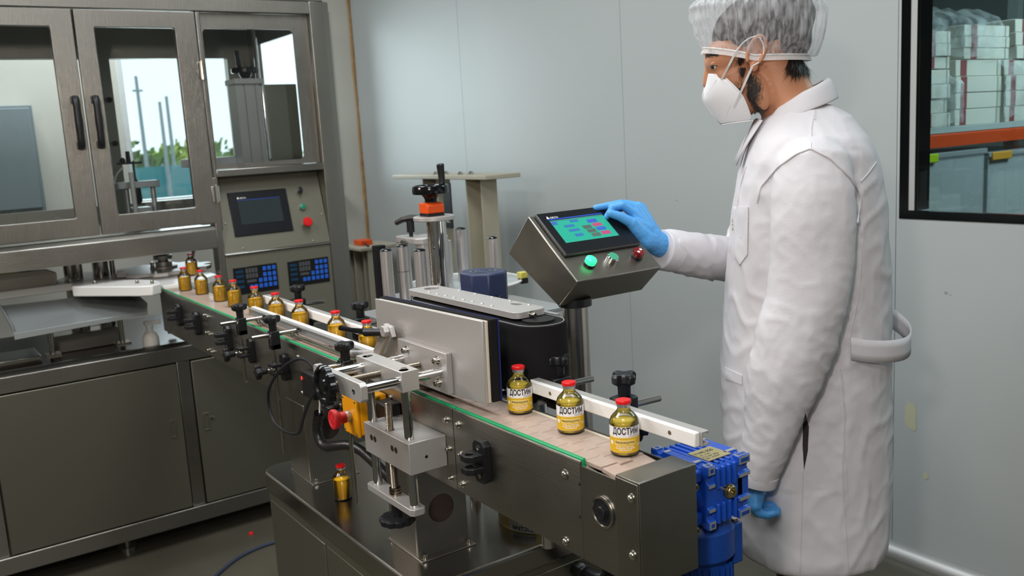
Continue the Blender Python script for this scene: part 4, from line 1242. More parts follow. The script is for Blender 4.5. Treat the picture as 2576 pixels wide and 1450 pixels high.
RAW = [(-3.29, 0.848, 1.02, 'unlabelled orange bottle at the start of the belt, leftmost on the slats'),
       (-3.15, 0.866, 1.02, 'unlabelled orange bottle, second from the left on the belt'),
       (-2.945, 0.866, 1.02, 'unlabelled orange bottle, third from the left on the belt'),
       (-2.80, 0.866, 1.02, 'unlabelled orange bottle, fourth from left, behind the leftmost star knob'),
       (-2.605, 0.866, 1.02, 'unlabelled orange bottle just right of the leftmost star knob'),
       (-2.435, 0.866, 1.02, 'unlabelled orange bottle above the middle rail clamp'),
       (-2.262, 0.866, 1.02, 'unlabelled orange bottle in front of a black knob and rod'),
       (-2.03, 0.866, 1.02, 'unlabelled orange bottle left of the last one before the plate'),
       (-1.858, 0.866, 1.02, 'unlabelled orange bottle half hidden at the left edge of the aluminium plate'),
       (-3.579, 0.955, 1.035, 'unlabelled orange bottle in the white star wheel, furthest back')]
for i, (x, y, z, lab) in enumerate(RAW):
    o = raw if i == 0 else dup(raw)
    o.location = (x, y, z)
    o.rotation_euler = (0, 0, i * 0.7)
    o['label'] = lab
    o['group'] = 'unlabelled bottles queueing on the belt'
    ORG[o.name] = Vector((x, y, z))
# the labelled bottles
def wrap(vs, r, z0):
    return [(r * math.cos(x / r), r * math.sin(x / r), z0 + y) for x, y in vs]
def wrap_text(mb, body, size, x, z, r, fit=None, **k):
    vs, fs = text_mesh(body, size, **k)
    if fit:
        xs = [v[0] for v in vs]
        c, q = (max(xs) + min(xs)) / 2, fit / (max(xs) - min(xs))
        vs = [((a - c) * q, b) for a, b in vs]
    return mb.add(wrap([(a + x, b) for a, b in vs], r, z), fs)
def wrap_rect(mb, x0, x1, z0, z1, r, n=24):
    xs = np.linspace(x0, x1, n + 1)
    rows = [wrap([(x, 0) for x in xs], r, z0), wrap([(x, 0) for x in xs], r, z1)]
    return mb.grid(rows)
lb = make_bottle(0.0525, 'juice_clear')
obj('label', wrap_rect(MB(), -0.058, 0.058, 0.0075, 0.0470, BR + 0.0002, 60), M['label_white'], lb)
lab_o = [c for c in lb.children if c.name.startswith('label')][0]
obj('yellow_band', wrap_rect(MB(), -0.058, 0.058, 0.0078, 0.0305, BR + 0.0003, 60), M['label_yellow'], lab_o)
obj('cream_line', wrap_rect(MB(), -0.058, 0.058, 0.0309, 0.0316, BR + 0.0003, 60), M['label_cream'], lab_o)
obj('cream_box', wrap_rect(MB(), -0.0163, 0.0163, 0.0198, 0.0278, BR + 0.0004, 16), M['label_cream'], lab_o)
tx = MB()
wrap_text(tx, 'ДОСТИМ', 0.0136, 0.0018, 0.0362, BR + 0.00045, fit=0.0425, bold=0.032)
wrap_text(tx, 'Иммуномодулятор', 0.0056, 0.0, 0.0222, BR + 0.0006, fit=0.0300, bold=0.012)
obj('lettering', tx, M['ink'], lab_o, smooth=0, fix=False)
tg = MB()
wrap_text(tg, 'Dostimum', 0.0056, 0.0150, 0.0320, BR + 0.00045, fit=0.0165)
obj('lettering_grey', tg, M['ink_grey'], lab_o, smooth=0, fix=False)
tw = MB()
for k, s in enumerate(('Стерил. суспензия, муцин', 'птиц, дорожки эмалевидной', 'влаги нейтральной')):
    wrap_text(tw, s, 0.0030, 0.0, 0.0168 - k * 0.0028, BR + 0.0005, fit=(0.027, 0.030, 0.019)[k], bold=0.016)
wrap_text(tw, '50 мл', 0.0062, 0.0262, 0.0165, BR + 0.0005, bold=0.01, squeeze=0.8)
tw.add(wrap([(-0.0225 + 0.0032 * math.cos(2 * PI * k / 20), 0.0032 * math.sin(2 * PI * k / 20)) for k in range(20)], BR + 0.0005, 0.0225), [tuple(range(20))])
wrap_text(tw, '______', 0.0018, -0.0225, 0.0168, BR + 0.0005)
obj('lettering_white', tw, M['ink_white'], lab_o, smooth=0, fix=False)
tb = MB()
wrap_text(tb, '10', 0.0032, -0.0225, 0.0214, BR + 0.0007)
obj('lettering_yellow', tb, M['label_yellow'], lab_o, smooth=0, fix=False)
LAB = [(-0.986, 0.861, 'labelled bottle with red cap nearest the end of the conveyor', -0.70),
       (-1.122, 0.866, 'labelled bottle with red cap, middle one of the labelled three', -0.655),
       (-1.266, 0.868, 'labelled bottle with red cap beside the edge of the aluminium plate', -0.59)]
for i, (x, y, lab, a) in enumerate(LAB):
    o = lb if i == 0 else dup(lb)
    o.location = (x, y, 1.02)
    o.rotation_euler = (0, 0, a)
    o['label'] = lab
    o['group'] = 'labelled bottles at the belt end'
    ORG[o.name] = Vector((x, y, 1.02))
o = dup(raw)
if 'group' in o:
    del o['group']
o.location = (-1.94, 0.806, ZB)
o['label'] = 'unlabelled bottle standing on the steel cabinet top between the conveyor pedestals'
# ================================================================= PRESS UNIT (aluminium, near side)
pu = thing('press_unit', (-1.48, 0.75, 0.909), 'aluminium press unit with hand wheels, rods and big flat plate over the belt', 'press unit')
blk = plate_with_holes('z', [(-1.572, 0.708), (-1.390, 0.708), (-1.390, 0.7848), (-1.572, 0.7848)], [circle2(-1.49, 0.7235, 0.0085, 20)], 0.909, 0.968)
lo = obj('lower_block', blk, M['alu'], pu, bev=0.0012)
for x in (-1.541, -1.5265, -1.456, -1.4415):
    hl = MB().lathe([(0.0062, 0.0002), (0.0056, 0.0005), (0.0050, 0.0004), (0.0003, 0.0003)], (x, 0.708, 0.944), (0, -1, 0), 18)
    obj('counterbore', hl, M['thread'], lo)  # flat disc, darker steel stands for the shade in the recess
obj('set_screw', MB().lathe([(0.0032, 0.0003), (0.0026, 0.0008), (0.0010, 0.0008), (0.0009, 0.0003), (0.0003, 0.0003)], (-1.390, 0.742, 0.937), (1, 0, 0), 12), M['black'], lo)
for x in (-1.563, -1.415):
    obj('upright_rod', MB().cyl((x, 0.7235, 0.828), (x, 0.7235, 1.097), 0.0088, None, 24), M['chrome'], pu)
    obj('cross_rod', MB().cyl((x, 0.632, 1.0785), (x, 0.806, 1.0785), 0.0088, None, 24), M['chrome'], pu)
obj('lead_screw', screw_rod(MB(), (-1.49, 0.7235, 0.80), (-1.49, 0.7235, 1.021), 0.0072, 0.0028), M['thread'], pu)
obj('collar', MB().lathe([(0.0115, 0), (0.0115, 0.004), (0.0095, 0.0042), (0.0095, 0.0055), (0.0115, 0.0057), (0.0115, 0.0095), (0.009, 0.0098), (0.009, 0.0112), (0.0112, 0.0114), (0.0112, 0.014)], (-1.49, 0.7235, 0.8400), (0, 0, 1), 24), M['thread'], pu)
ch = 0.006
def bar(x0, x1, y0, y1, z0, z1):
    return MB().prism([(x0 + ch, y0), (x1 - ch, y0), (x1, y0 + ch), (x1, y1 - ch), (x1 - ch, y1), (x0 + ch, y1), (x0, y1 - ch), (x0, y0 + ch)], 'z', z0, z1)
obj('bottom_bar', bar(-1.585, -1.398, 0.708, 0.739, 0.827, 0.840), M['alu'], pu, bev=0.001)
obj('bottom_wheel', hand_wheel(MB(), (-1.49, 0.7235, 0.797), (0, 0, -1), 0.0335, 0.013, 10, 0.05).cyl((-1.49, 0.7235, 0.797), (-1.49, 0.7235, 0.826), 0.010), M['black'], pu, bev=0)
ub = obj('upper_block', MB().box(-1.586, 0.711, 1.0590, -1.402, 0.746, 1.097), M['alu'], pu, bev=0.001)
for x in (-1.563, -1.425):
    us = MB().lathe([(0.0062, 0.0003), (0.0060, 0.0006), (0.0036, 0.0002), (0.0003, 0.0002)], (x, 0.7285, 1.097), (0, 0, 1), 20)
    obj('top_screw', us, M['bolt'], ub)
obj('cross_screw', screw_rod(MB(), (-1.49, 0.625, 1.0785), (-1.49, 0.795, 1.0785), 0.0070, 0.0028), M['thread'], pu)
eb_ = obj('end_bar', MB().prism([(-1.590 + ch, 1.062), (-1.385 - ch, 1.062), (-1.385, 1.062 + ch), (-1.385, 1.097 - ch), (-1.385 - ch, 1.097), (-1.590 + ch, 1.097), (-1.590, 1.097 - ch), (-1.590, 1.062 + ch)], 'y', 0.624, 0.637), M['alu'], pu, bev=0.001)
for x in (-1.563, -1.415):
    es = MB().lathe([(0.0055, 0.0003), (0.0050, 0.0007), (0.0028, 0.0007), (0.0025, 0.0002), (0.0003, 0.0002)], (x, 0.624, 1.0785), (0, -1, 0), 16)
    obj('end_screw', es, M['bolt'], eb_)
obj('spring_collar', MB().lathe([(0.0105, 0), (0.0105, 0.003), (0.0085, 0.0035), (0.0105, 0.004), (0.0105, 0.007), (0.0085, 0.0075), (0.0105, 0.008), (0.0105, 0.0115)], (-1.49, 0.624, 1.0785), (0, -1, 0), 24), M['thread'], pu)
obj('side_wheel', hand_wheel(MB(), (-1.49, 0.6125, 1.0785), (0, -1, 0), 0.0365, 0.0155, 10, 0.05), M['black_gloss'], pu)
# the mounting plate with four screws and the big plate with foam
mp = obj('mounting_plate', MB().box(-1.575, 0.7965, 1.0400, -1.389, 0.8085, 1.1170), M['alu'], pu, bev=0.001)
for x in (-1.538, -1.420):
    for z in (1.100, 1.0575):
        obj('mounting_screw', bolt(MB(), (x, 0.7965, z), (0, -1, 0), 0.0055, 0.009), M['bolt'], mp)
pk = MB()
pl0 = [(-1.690, 1.0215), (-1.284, 1.0425), (-1.280, 1.190), (-1.686, 1.182)]
pk.prism(pl0, 'y', 0.8088, 0.8145)
obj('press_plate', pk, M['alu'], pu, bev=0.0012)
def grow(q, a, b, c, d):
    return [(q[0][0] + a, q[0][1] + b), (q[1][0] + c, q[1][1] + b), (q[2][0] + c, q[2][1] + d), (q[3][0] + a, q[3][1] + d)]
obj('foam_backing', MB().prism(grow(pl0, 0.002, 0.001, 0.001, -0.001), 'y', 0.8146, 0.8205), M['cream'], pu, bev=0.001)
obj('foam_pad', MB().prism(grow(pl0, -0.006, 0.002, 0.006, 0.001), 'y', 0.8206, 0.8360), M['rubber'], pu, bev=0.0015)
obj('foam_skin', MB().prism(grow(pl0, -0.008, 0.002, 0.009, 0.0015), 'y', 0.8361, 0.8378), M['blue_foam'], pu, bev=0.0012)
# ---- sensor arm clamped to the plate edge
sa = thing('photo_sensor', (-1.63, 0.79, 1.08), 'aluminium sensor arm with black clamping lever at the left of the plate', 'sensor arm')
arm = MB().prism([(-1.680, 1.066), (-1.655, 1.060), (-1.600, 1.122), (-1.578, 1.120), (-1.585, 1.140), (-1.612, 1.143)], 'y', 0.787, 0.797)
obj('arm', arm, M['alu'], sa, bev=0.001)
obj('nut', MB().lathe([(0.012, 0), (0.012, 0.011)], (-1.597, 0.776, 1.131), (0, 1, 0), 6), M['alu'], sa, smooth=0, bev=0.001)
obj('sleeve', MB().cyl((-1.606, 0.785, 1.127), (-1.650, 0.764, 1.124), 0.0075, 0.0085, 16), M['black'], sa)
obj('lever', MB().tube([(-1.645, 0.766, 1.1245), (-1.685, 0.752, 1.1255), (-1.720, 0.742, 1.127)], [0.0068, 0.005, 0.0055], 10), M['black_gloss'], sa)
obj('sensor_tube', MB().cyl((-1.662, 0.792, 1.072), (-1.800, 0.780, 1.050), 0.0085, None, 20), M['alu'], sa)
obj('sensor_cable', MB().tube([(-1.800, 0.780, 1.050), (-1.83, 0.770, 1.020), (-1.87, 0.757, 0.99), (-1.905, 0.745, 0.952), (-1.955, 0.742, 0.905), (-2.0, 0.742, 0.85), (-2.025, 0.745, 0.822), (-2.09, 0.736, 0.812), (-2.160, 0.730, 0.822), (-2.186, 0.730, 0.868), (-2.166, 0.730, 0.915), (-2.090, 0.738, 0.975), (-2.00, 0.752, 1.015), (-1.945, 0.758, 1.012), (-1.925, 0.764, 0.985)], 0.0038, 8, 2), M['cable'], sa)
# ---- black photo sensor box
so = thing('sensor_box', (-1.975, 0.776, 0.93), 'black sensor box with a red light on the conveyor side', 'sensor')
obj('housing', MB().box(-2.018, 0.760, 0.918, -1.948, 0.7848, 0.978), M['black'], so, bev=0.003)
obj('indicator', MB().box(-2.0155, 0.7590, 0.957, -2.0115, 0.7602, 0.964), mat('red_led', (255, 40, 30), 0.3, emit=(255, 40, 30), estr=4), so)
obj('white_wire', MB().tube([(-1.955, 0.775, 0.917), (-1.950, 0.773, 0.905), (-1.955, 0.773, 0.893), (-1.953, 0.772, 0.882)], 0.002, 6, 2), M['pom'], so)
hs = thing('cable_hose', (-1.95, 0.77, 0.8), 'black hose hooking from the sensor box into the pedestal hole', 'hose')
obj('hose', MB().tube([(-1.9535, 0.770, 0.886), (-1.966, 0.770, 0.862), (-1.976, 0.770, 0.838), (-1.966, 0.770, 0.812), (-1.94, 0.775, 0.803), (-1.905, 0.785, 0.815), (-1.86, 0.81, 0.822), (-1.80, 0.83, 0.79), (-1.74, 0.845, 0.755), (-1.69, 0.86, 0.70)], [0.0115] * 40, 14, 2, caps=False), M['hose'], hs, fix=False)
obj('opening', MB().lathe([(0.0114, 0), (0.009, 0.0002)], (-1.9535, 0.770, 0.886), (0.3, 0, 0.95), 16), M['black_gloss'], hs)
# ---- emergency stop
es_ = thing('emergency_stop', (-1.65, 0.75, 0.92), 'yellow emergency stop box with red mushroom button', 'switch')
ebx = obj('box', MB().box(-1.683, 0.722, 0.9225, -1.617, 0.7846, 0.999), M['yellow'], es_, bev=0.005, seg=3)
obj('lid', MB().box(-1.685, 0.7150, 0.9205, -1.615, 0.7225, 1.001), M['yellow'], es_, bev=0.003)
for x in (-1.678, -1.622):
    for z in (0.927, 0.9945):
        obj('screw', dome_screw(MB(), (x, 0.715, z), (0, -1, 0), 0.0022), M['thread'], es_)
obj('button_collar', MB().lathe([(0.0118, 0), (0.0118, 0.013)], (-1.650, 0.715, 0.9605), (0, -1, 0), 28), M['cap_alu'], es_)
mu = obj('mushroom_button', MB().lathe([(0.0122, 0.011), (0.0122, 0.022), (0.0150, 0.025), (0.0198, 0.029), (0.0205, 0.033), (0.0205, 0.036), (0.0190, 0.039), (0.0135, 0.0395), (0.0130, 0.0385), (0.0003, 0.0405)], (-1.650, 0.715, 0.9605), (0, -1, 0), 36), M['red_estop'], es_)
# ---- black drive box behind the press unit
dr = thing('drive_box', (-1.60, 0.80, 0.96), 'small black box on the conveyor side behind the press rods', 'box')
obj('housing', MB().box(-1.612, 0.752, 0.955, -1.560, 0.7846, 0.992), M['black'], dr, bev=0.003)

# ================================================================= WRAP STATION (black belt)
wu = thing('wrap_station', (-1.52, 0.95, 1.02), 'wrap station with black foam belt under a silver top plate', 'wrap station')
def stadium(x0, x1, yc, r, n=14):
    return [(x1 + r * math.cos(-PI / 2 + PI * k / n), yc + r * math.sin(-PI / 2 + PI * k / n)) for k in range(n + 1)] + [(x0 + r * math.cos(PI / 2 + PI * k / n), yc + r * math.sin(PI / 2 + PI * k / n)) for k in range(n + 1)]
obj('foam_belt', MB().prism(stadium(-1.690, -1.312, 0.950, 0.0505), 'z', 1.034, 1.1625), M['rubber'], wu, bev=0.0015)
obj('belt_edge', plate_with_holes('z', stadium(-1.690, -1.312, 0.950, 0.0475), [stadium(-1.690, -1.312, 0.950, 0.0462)], 1.1626, 1.1634), M['carton_grey'], wu, smooth=0)
for x in (-1.690, -1.312):
    obj('belt_roller', MB().cyl((x, 0.950, 1.030), (x, 0.950, 1.167), 0.030, None, 24), M['black'], wu)
tpl = plate_with_holes('z', rrect2(-1.745, 0.914, -1.330, 0.986, 0.016, 6), [circle2(-1.709, 0.957, 0.0165, 28), rrect2(-1.420, 0.961, -1.392, 0.977, 0.007, 4)], 1.1680, 1.1800)
obj('top_plate', tpl, M['alu'], wu, bev=0.001)
for k in range(8):
    x = -1.667 + k * 0.0343
    nb = MB().lathe([(0.0042, 0), (0.0040, 0.0012), (0.0022, 0.0022), (0.0003, 0.0024)], (x, 0.926, 1.180), (0, 0, 1), 14)
    obj('top_screw', nb, M['alu'], wu)
for k in range(5):
    x = -1.63 + k * 0.063
    nb = MB().lathe([(0.0042, 0), (0.0040, 0.0012), (0.0022, 0.0022), (0.0003, 0.0024)], (x, 0.978, 1.180), (0, 0, 1), 14)
    obj('top_screw', nb, M['alu'], wu)
bt = MB()
bolt(bt, (-1.330, 0.948, 1.1735), (1, 0, 0), 0.0042, 0.012)
obj('tension_screw', bt, M['bolt'], wu)
obj('back_plate', MB().box(-1.72, 1.004, 1.03, -1.33, 1.014, 1.164), M['alu_dull'], wu)
obj('support', MB().cyl((-1.69, 1.02, ZB), (-1.69, 1.02, 1.04), 0.014).cyl((-1.41, 1.015, ZB), (-1.41, 1.015, 1.04), 0.014).box(-1.72, 0.96, 1.020, -1.33, 1.03, 1.032), M['chrome'], wu)
sps = MB()
screw_rod(sps, (-1.262, 0.942, 1.028), (-1.20, 0.930, 1.026), 0.0055, 0.004)
obj('spring_pin', sps, M['thread'], wu)
obj('slide_plate', MB().box(-1.40, 0.905, 1.012, -1.292, 0.975, 1.0195), M['alu'], wu, bev=0.001)
# navy motor standing behind the wrap station
nm = thing('motor', (-1.668, 1.062, 1.0), 'navy blue small motor with vent rings, behind the silver top plate', 'motor')
oc = [(-1.668 + 0.0545 * a, 1.066 + 0.046 * b) for a, b in ((-1, -.45), (-.45, -1), (.45, -1), (1, -.45), (1, .45), (.45, 1), (-.45, 1), (-1, .45))]
obj('housing', MB().prism(oc, 'z', 1.140, 1.207), M['navy'], nm, bev=0.004)
vt = MB()
for r in (0.030, 0.019):
    for a0 in (0.2, PI + 0.2):
        pts = [(-1.668 + r * math.cos(a0 + 2.6 * k / 14), 1.066 + r * math.sin(a0 + 2.6 * k / 14)) for k in range(15)]
        q = [(-1.668 + (r - 0.004) * math.cos(a0 + 2.6 * k / 14), 1.066 + (r - 0.004) * math.sin(a0 + 2.6 * k / 14)) for k in range(15)]
        vt.prism(pts + q[::-1], 'z', 1.2071, 1.2076)
obj('vent', vt, M['black_gloss'], nm, smooth=0)
obj('neck', MB().cyl((-1.665, 1.062, 1.033), (-1.665, 1.062, 1.141), 0.026).box(-1.72, 1.035, 1.0, -1.61, 1.10, 1.033), M['navy'], nm)
obj('set_screw', MB().ball((-1.6095, 1.066, 1.155), 0.005, 6), M['black'], nm)
obj('mount', MB().cyl((-1.665, 1.085, ZB), (-1.665, 1.085, 1.0), 0.016), M['chrome'], nm)

# ================================================================= LABEL APPLICATOR
la = thing('label_applicator', (-2.1, 1.2, ZB), 'label applicator with silver rollers, tall column and black hand wheel', 'labeller')
obj('carrier_plate', MB().prism([(-2.33, 1.06), (-1.93, 1.06), (-1.93, 1.50), (-2.55, 1.50), (-2.52, 1.28), (-2.33, 1.16)], 'z', 1.018, 1.030), M['alu_dull'], la, bev=0.002)
CX, CY = -2.083, 1.20
obj('column', MB().cyl((CX, CY, ZB), (CX, CY, 1.286), 0.0205, None, 28), M['chrome'], la)
obj('lead_screw', screw_rod(MB(), (-2.136, 1.205, ZB), (-2.136, 1.205, 1.286), 0.0095, 0.004), M['thread'], la)
obj('head_disc', MB().lathe([(0.052, 0), (0.055, 0.002), (0.055, 0.010), (0.052, 0.012)], (-2.112, 1.205, 1.286), (0, 0, 1), 40), M['alu'], la)
WX, WY = -2.112, 1.200
cb = obj('position_counter', MB().prism([(WX - 0.022, 1.3055), (WX + 0.026, 1.3055), (WX + 0.026, 1.328), (WX + 0.014, 1.334), (WX - 0.022, 1.334)], 'y', WY - 0.026, WY + 0.024), M['orange'], la, bev=0.003)
obj('counter_base', MB().box(WX - 0.022, WY - 0.025, 1.298, WX + 0.026, WY + 0.023, 1.3055), M['black'], la)
wh = MB().lathe([(0.016, 0), (0.017, 0.010), (0.019, 0.014), (0.026, 0.022), (0.030, 0.024)], (WX, WY, 1.334), (0, 0, 1), 28)
wh.lathe([(0.040, 0.022), (0.047, 0.023), (0.048, 0.026), (0.048, 0.042), (0.046, 0.0455), (0.042, 0.0455), (0.040, 0.042), (0.038, 0.030), (0.010, 0.030), (0.0003, 0.031)], (WX, WY, 1.334), (0, 0, 1), 40)
wl = obj('hand_wheel', wh, M['black_gloss'], la)
obj('crank_grip', MB().lathe([(0.006, 0), (0.0095, 0.006), (0.0085, 0.012), (0.0095, 0.040), (0.0105, 0.055), (0.008, 0.058)], (WX + 0.018, WY + 0.028, 1.376), (0.02, -0.06, 1), 16), M['black'], wl)
def roller(name, x, y, z0, z1, r, cap=True, m='chrome'):
    o = obj(name, MB().cyl((x, y, z0), (x, y, z1), r, None, 28), M['alu_sat'] if m == 'sat' else M[m], la)
    if cap:
        obj('end_cap', MB().lathe([(r * 1.04, 0), (r * 1.04, 0.0012), (r * 0.85, 0.004), (r * 0.4, 0.0062), (0.0003, 0.0066)], (x, y, z1), (0, 0, 1), 28), M['black_gloss'], o)
    return o
M['alu_sat'] = mat('satin_roller', (214, 210, 208), 0.33, 0.85)
for x, y in ((-2.195, 1.097), (-2.244, 1.171), (-2.105, 1.150), (-2.142, 1.2190 + 0.012)):
    roller('guide_roller', x, y, 1.030, 1.2105, 0.0162, True, 'sat')
obj('roller_mark', MB().lathe([(0.01635, 0), (0.01635, 0.0012)], (-2.244, 1.171, 1.140), (0, 0, 1), 28), M['rubber'], la)
roller('black_roller', -2.262, 1.110, 1.030, 1.2185, 0.0185, False, 'rubber')
for x, y in ((-2.385, 1.250), (-2.330, 1.285), (-2.285, 1.262), (-2.290, 1.335)):
    roller('clamp_roller', x, y, 1.030, 1.205, 0.020, False, 'sat')
cl = stadium(-2.385, -2.290, 1.262, 0.030, 10)
obj('clamp_ring', MB().prism(cl, 'z', 1.2055, 1.222), M['alu'], la, bev=0.002)
obj('clamp_ring', MB().prism(stadium(-2.36, -2.30, 1.32, 0.030, 10), 'z', 1.2055, 1.220), M['alu'], la, bev=0.002)
obj('clamp_screw', MB().cyl((-2.335, 1.225, 1.212), (-2.322, 1.215, 1.212), 0.006, None, 12), M['bolt'], la)
lv = MB().cyl((-2.345, 1.258, 1.222), (-2.345, 1.258, 1.237), 0.006).cyl((-2.345, 1.258, 1.235), (-2.345, 1.258, 1.268), 0.0115)
lv.tube([(-2.385, 1.232, 1.262), (-2.365, 1.244, 1.272), (-2.345, 1.258, 1.276), (-2.31, 1.282, 1.276), (-2.285, 1.298, 1.274)], [0.0075, 0.009, 0.0105, 0.009, 0.0075], 10, 0)
obj('t_lever', lv, M['black'], la, bev=0.001)
obj('short_tube', MB().cyl((-2.33, 1.325, 1.22), (-2.33, 1.325, 1.272), 0.017, None, 24), M['chrome'], la)
roller('tall_roller', -2.383, 1.45, 1.030, 1.2215, 0.0165, True, 'sat')
roller('tall_roller', -1.967, 1.2915, 1.030, 1.2355, 0.0125, True, 'sat')
dk = obj('reel_disc', MB().lathe([(0.172, 0), (0.174, 0.001), (0.174, 0.006), (0.172, 0.007)], (-2.373, 1.45, 1.0545), (0, 0, 1), 64), film_mat('clear_acrylic', (225, 232, 234), 0.55, 0.08), la)
obj('disc_rim', MB().torus((-2.373, 1.45, 1.058), (0, 0, 1), 0.175, 0.0042, 64, 8), M['pom'], la)
yc_ = obj('edge_clip', MB().box(-2.262, 1.565, 1.064, -2.238, 1.592, 1.084), mat('pale_yellow_clip', (204, 192, 92), 0.4), la, bev=0.003)
obj('clip_foot', MB().box(-2.262, 1.570, 1.048, -2.240, 1.592, 1.0635), M['black'], la)
wbx = obj('white_spacer', MB().box(-2.14, 1.33, 1.0545, -2.11, 1.36, 1.092), M['pom'], la, bev=0.002)
# the label roll lying on the cabinet top under the conveyor
tr_ = thing('label_roll', (-1.525, 1.098, ZB), 'amber roll of labels lying on the cabinet top under the conveyor', 'label roll')
obj('roll', plate_with_holes('z', circle2(-1.540, 1.098, 0.098, 56), [circle2(-1.540, 1.098, 0.04, 32)], ZB + 0.0005, ZB + 0.040), M['tape'], tr_, smooth=30)
rr = MB()
R_ = 0.0984
tl = MB()
a_c = -1.08
for a0, a1 in ((-1.42, -0.80),):
    rows = []
    for z in (ZB + 0.002, ZB + 0.0235):
        rows.append([(-1.540 + R_ * math.cos(a), 1.098 + R_ * math.sin(a), z) for a in np.linspace(a0, a1, 14)])
    tl.grid(rows)
lbq = obj('label', tl, M['label_white'], tr_)
tt = MB()
vs, fs = text_mesh('ДОСТИМ', 0.0120, bold=0.022)
tt.add([(-1.540 + (R_ + 0.0004) * math.cos(-1.31 + 0.26 - x / R_), 1.098 + (R_ + 0.0004) * math.sin(-1.31 + 0.26 - x / R_), ZB + 0.006 + y) for x, y in vs], fs)
obj('lettering', tt, M['ink'], tr_, smooth=0, fix=False)

# ================================================================= CONTROL CONSOLE
co = thing('control_console', (-1.555, 1.255, ZB), 'steel control console with touch screen and buttons on a chrome pillar', 'console')
A_, B_, C_, D_ = (-1.6754, 1.3136), (-1.7641, 1.2225), (-1.5780, 1.1180), (-1.5078, 1.1796)
obj('body', MB().prism([A_, B_, C_, D_], 'y', 1.200, 1.449), M['steel_near'], co, bev=0.0025)
obj('pillar', MB().cyl((-1.597, 1.262, ZB + 0.012), (-1.597, 1.262, 1.118), 0.0285, None, 36), M['steel_polish'], co)
obj('collar', MB().cyl((-1.597, 1.262, 1.108), (-1.597, 1.262, 1.126), 0.038, None, 30), M['black'], co)
obj('flange', MB().cyl((-1.597, 1.262, ZB), (-1.597, 1.262, ZB + 0.012), 0.055, None, 30), M['steel'], co)
CU = Vector((A_[0] - D_[0], 0, A_[1] - D_[1])).normalized()
CR = Vector((0, 1, 0))
CN = CR.cross(CU)
CO = Vector((D_[0], 1.200, D_[1]))
LEN = 0.21458
def onc(y, d, h=0.0):
    return CO + CR * y + CU * (LEN - d) + CN * h
def cbox(mb, y0, d0, y1, d1, h0, h1):
    vs = [onc(y, d, h) for h in (h0, h1) for y, d in ((y0, d0), (y1, d0), (y1, d1), (y0, d1))]
    return mb.add(vs, [(0, 3, 2, 1), (4, 5, 6, 7), (0, 1, 5, 4), (1, 2, 6, 5), (2, 3, 7, 6), (3, 0, 4, 7)])
ts = obj('touch_screen', cbox(MB(), 0.0135, 0.0035, 0.236, 0.141, 0.0, 0.009), M['bezel_side'], co, bev=0.003)
obj('bezel', cbox(MB(), 0.0165, 0.006, 0.233, 0.1385, 0.009, 0.0095), M['bezel'], ts)
scr = mat('lit_screen_green', (40, 150, 128), 0.12, emit=(58, 168, 140), estr=0.32)
def cell(name, y0, d0, y1, d1, rgb, h=0.0101, e=0.35):
    m_ = M.get(('c',) + rgb) or M.setdefault(('c',) + rgb, mat('lit_cell', rgb, 0.2, emit=rgb, estr=e))
    return obj(name, cbox(MB(), y0, d0, y1, d1, 0.0097, h), m_, ts, smooth=0)
obj('display', cbox(MB(), 0.0365, 0.0325, 0.1925, 0.1065, 0.0095, 0.0098), scr, ts, smooth=0)
cell('blue_line', 0.0345, 0.0275, 0.1925, 0.0298, (44, 86, 196))
cell('header_bar', 0.0365, 0.0325, 0.1925, 0.0360, (64, 122, 118))
cell('button_icon', 0.037, 0.037, 0.052, 0.047, (62, 92, 168))
for y0, d0, y1, d1 in ((0.089, 0.038, 0.113, 0.0455), (0.064, 0.052, 0.093, 0.0595), (0.068, 0.067, 0.098, 0.0745), (0.075, 0.083, 0.098, 0.0915)):
    cell('field', y0, d0, y1, d1, (52, 104, 158))
for y0, d0, y1, d1, c in ((0.136, 0.043, 0.164, 0.0545, (60, 86, 170)), (0.143, 0.0575, 0.170, 0.068, (168, 70, 112)), (0.146, 0.071, 0.1725, 0.082, (54, 92, 176)), (0.150, 0.0855, 0.176, 0.0965, (168, 70, 112)), (0.112, 0.0605, 0.137, 0.0715, (74, 92, 86)), (0.116, 0.074, 0.141, 0.085, (74, 92, 86)), (0.120, 0.0875, 0.145, 0.099, (78, 98, 92))):
    cell('button_icon', y0, d0, y1, d1, c)
lg = MB()
text_on_plane(lg, 'DELTA', 0.0075, onc(0.0445, 0.0255), CR, CU, lift=0.0099, align='LEFT', bold=0.01)
lg.add([onc(*p, 0.0099) for p in ((0.0335, 0.0255), (0.0425, 0.0255), (0.038, 0.0165))], [(0, 1, 2)])
obj('logo', lg, M['ink_white'], ts, smooth=0, fix=False)
def btn(y, name, base, cap, capm, dome):
    c = onc(y, 0.1705, 0)
    o = obj(name, MB().lathe(base, c, CN, 28), M['black'] if dome else M['chrome'], co)
    obj('button_cap', MB().lathe(cap, c, CN, 28), capm, o)
    return o
btn(0.063, 'indicator_lamp', [(0.0145, 0), (0.0145, 0.005), (0.013, 0.006)], [(0.0128, 0.006), (0.0128, 0.011), (0.0132, 0.0115), (0.0132, 0.0135), (0.0125, 0.016), (0.009, 0.0185), (0.0003, 0.0195)], mat('green_lamp', (60, 235, 150), 0.25, emit=(45, 255, 140), estr=1.5), True)
btn(0.128, 'push_button', [(0.014, 0), (0.014, 0.012), (0.0125, 0.014)], [(0.0120, 0.0130), (0.0118, 0.0143), (0.0003, 0.0146)], mat('green_push_cap', (70, 164, 128), 0.4), False)
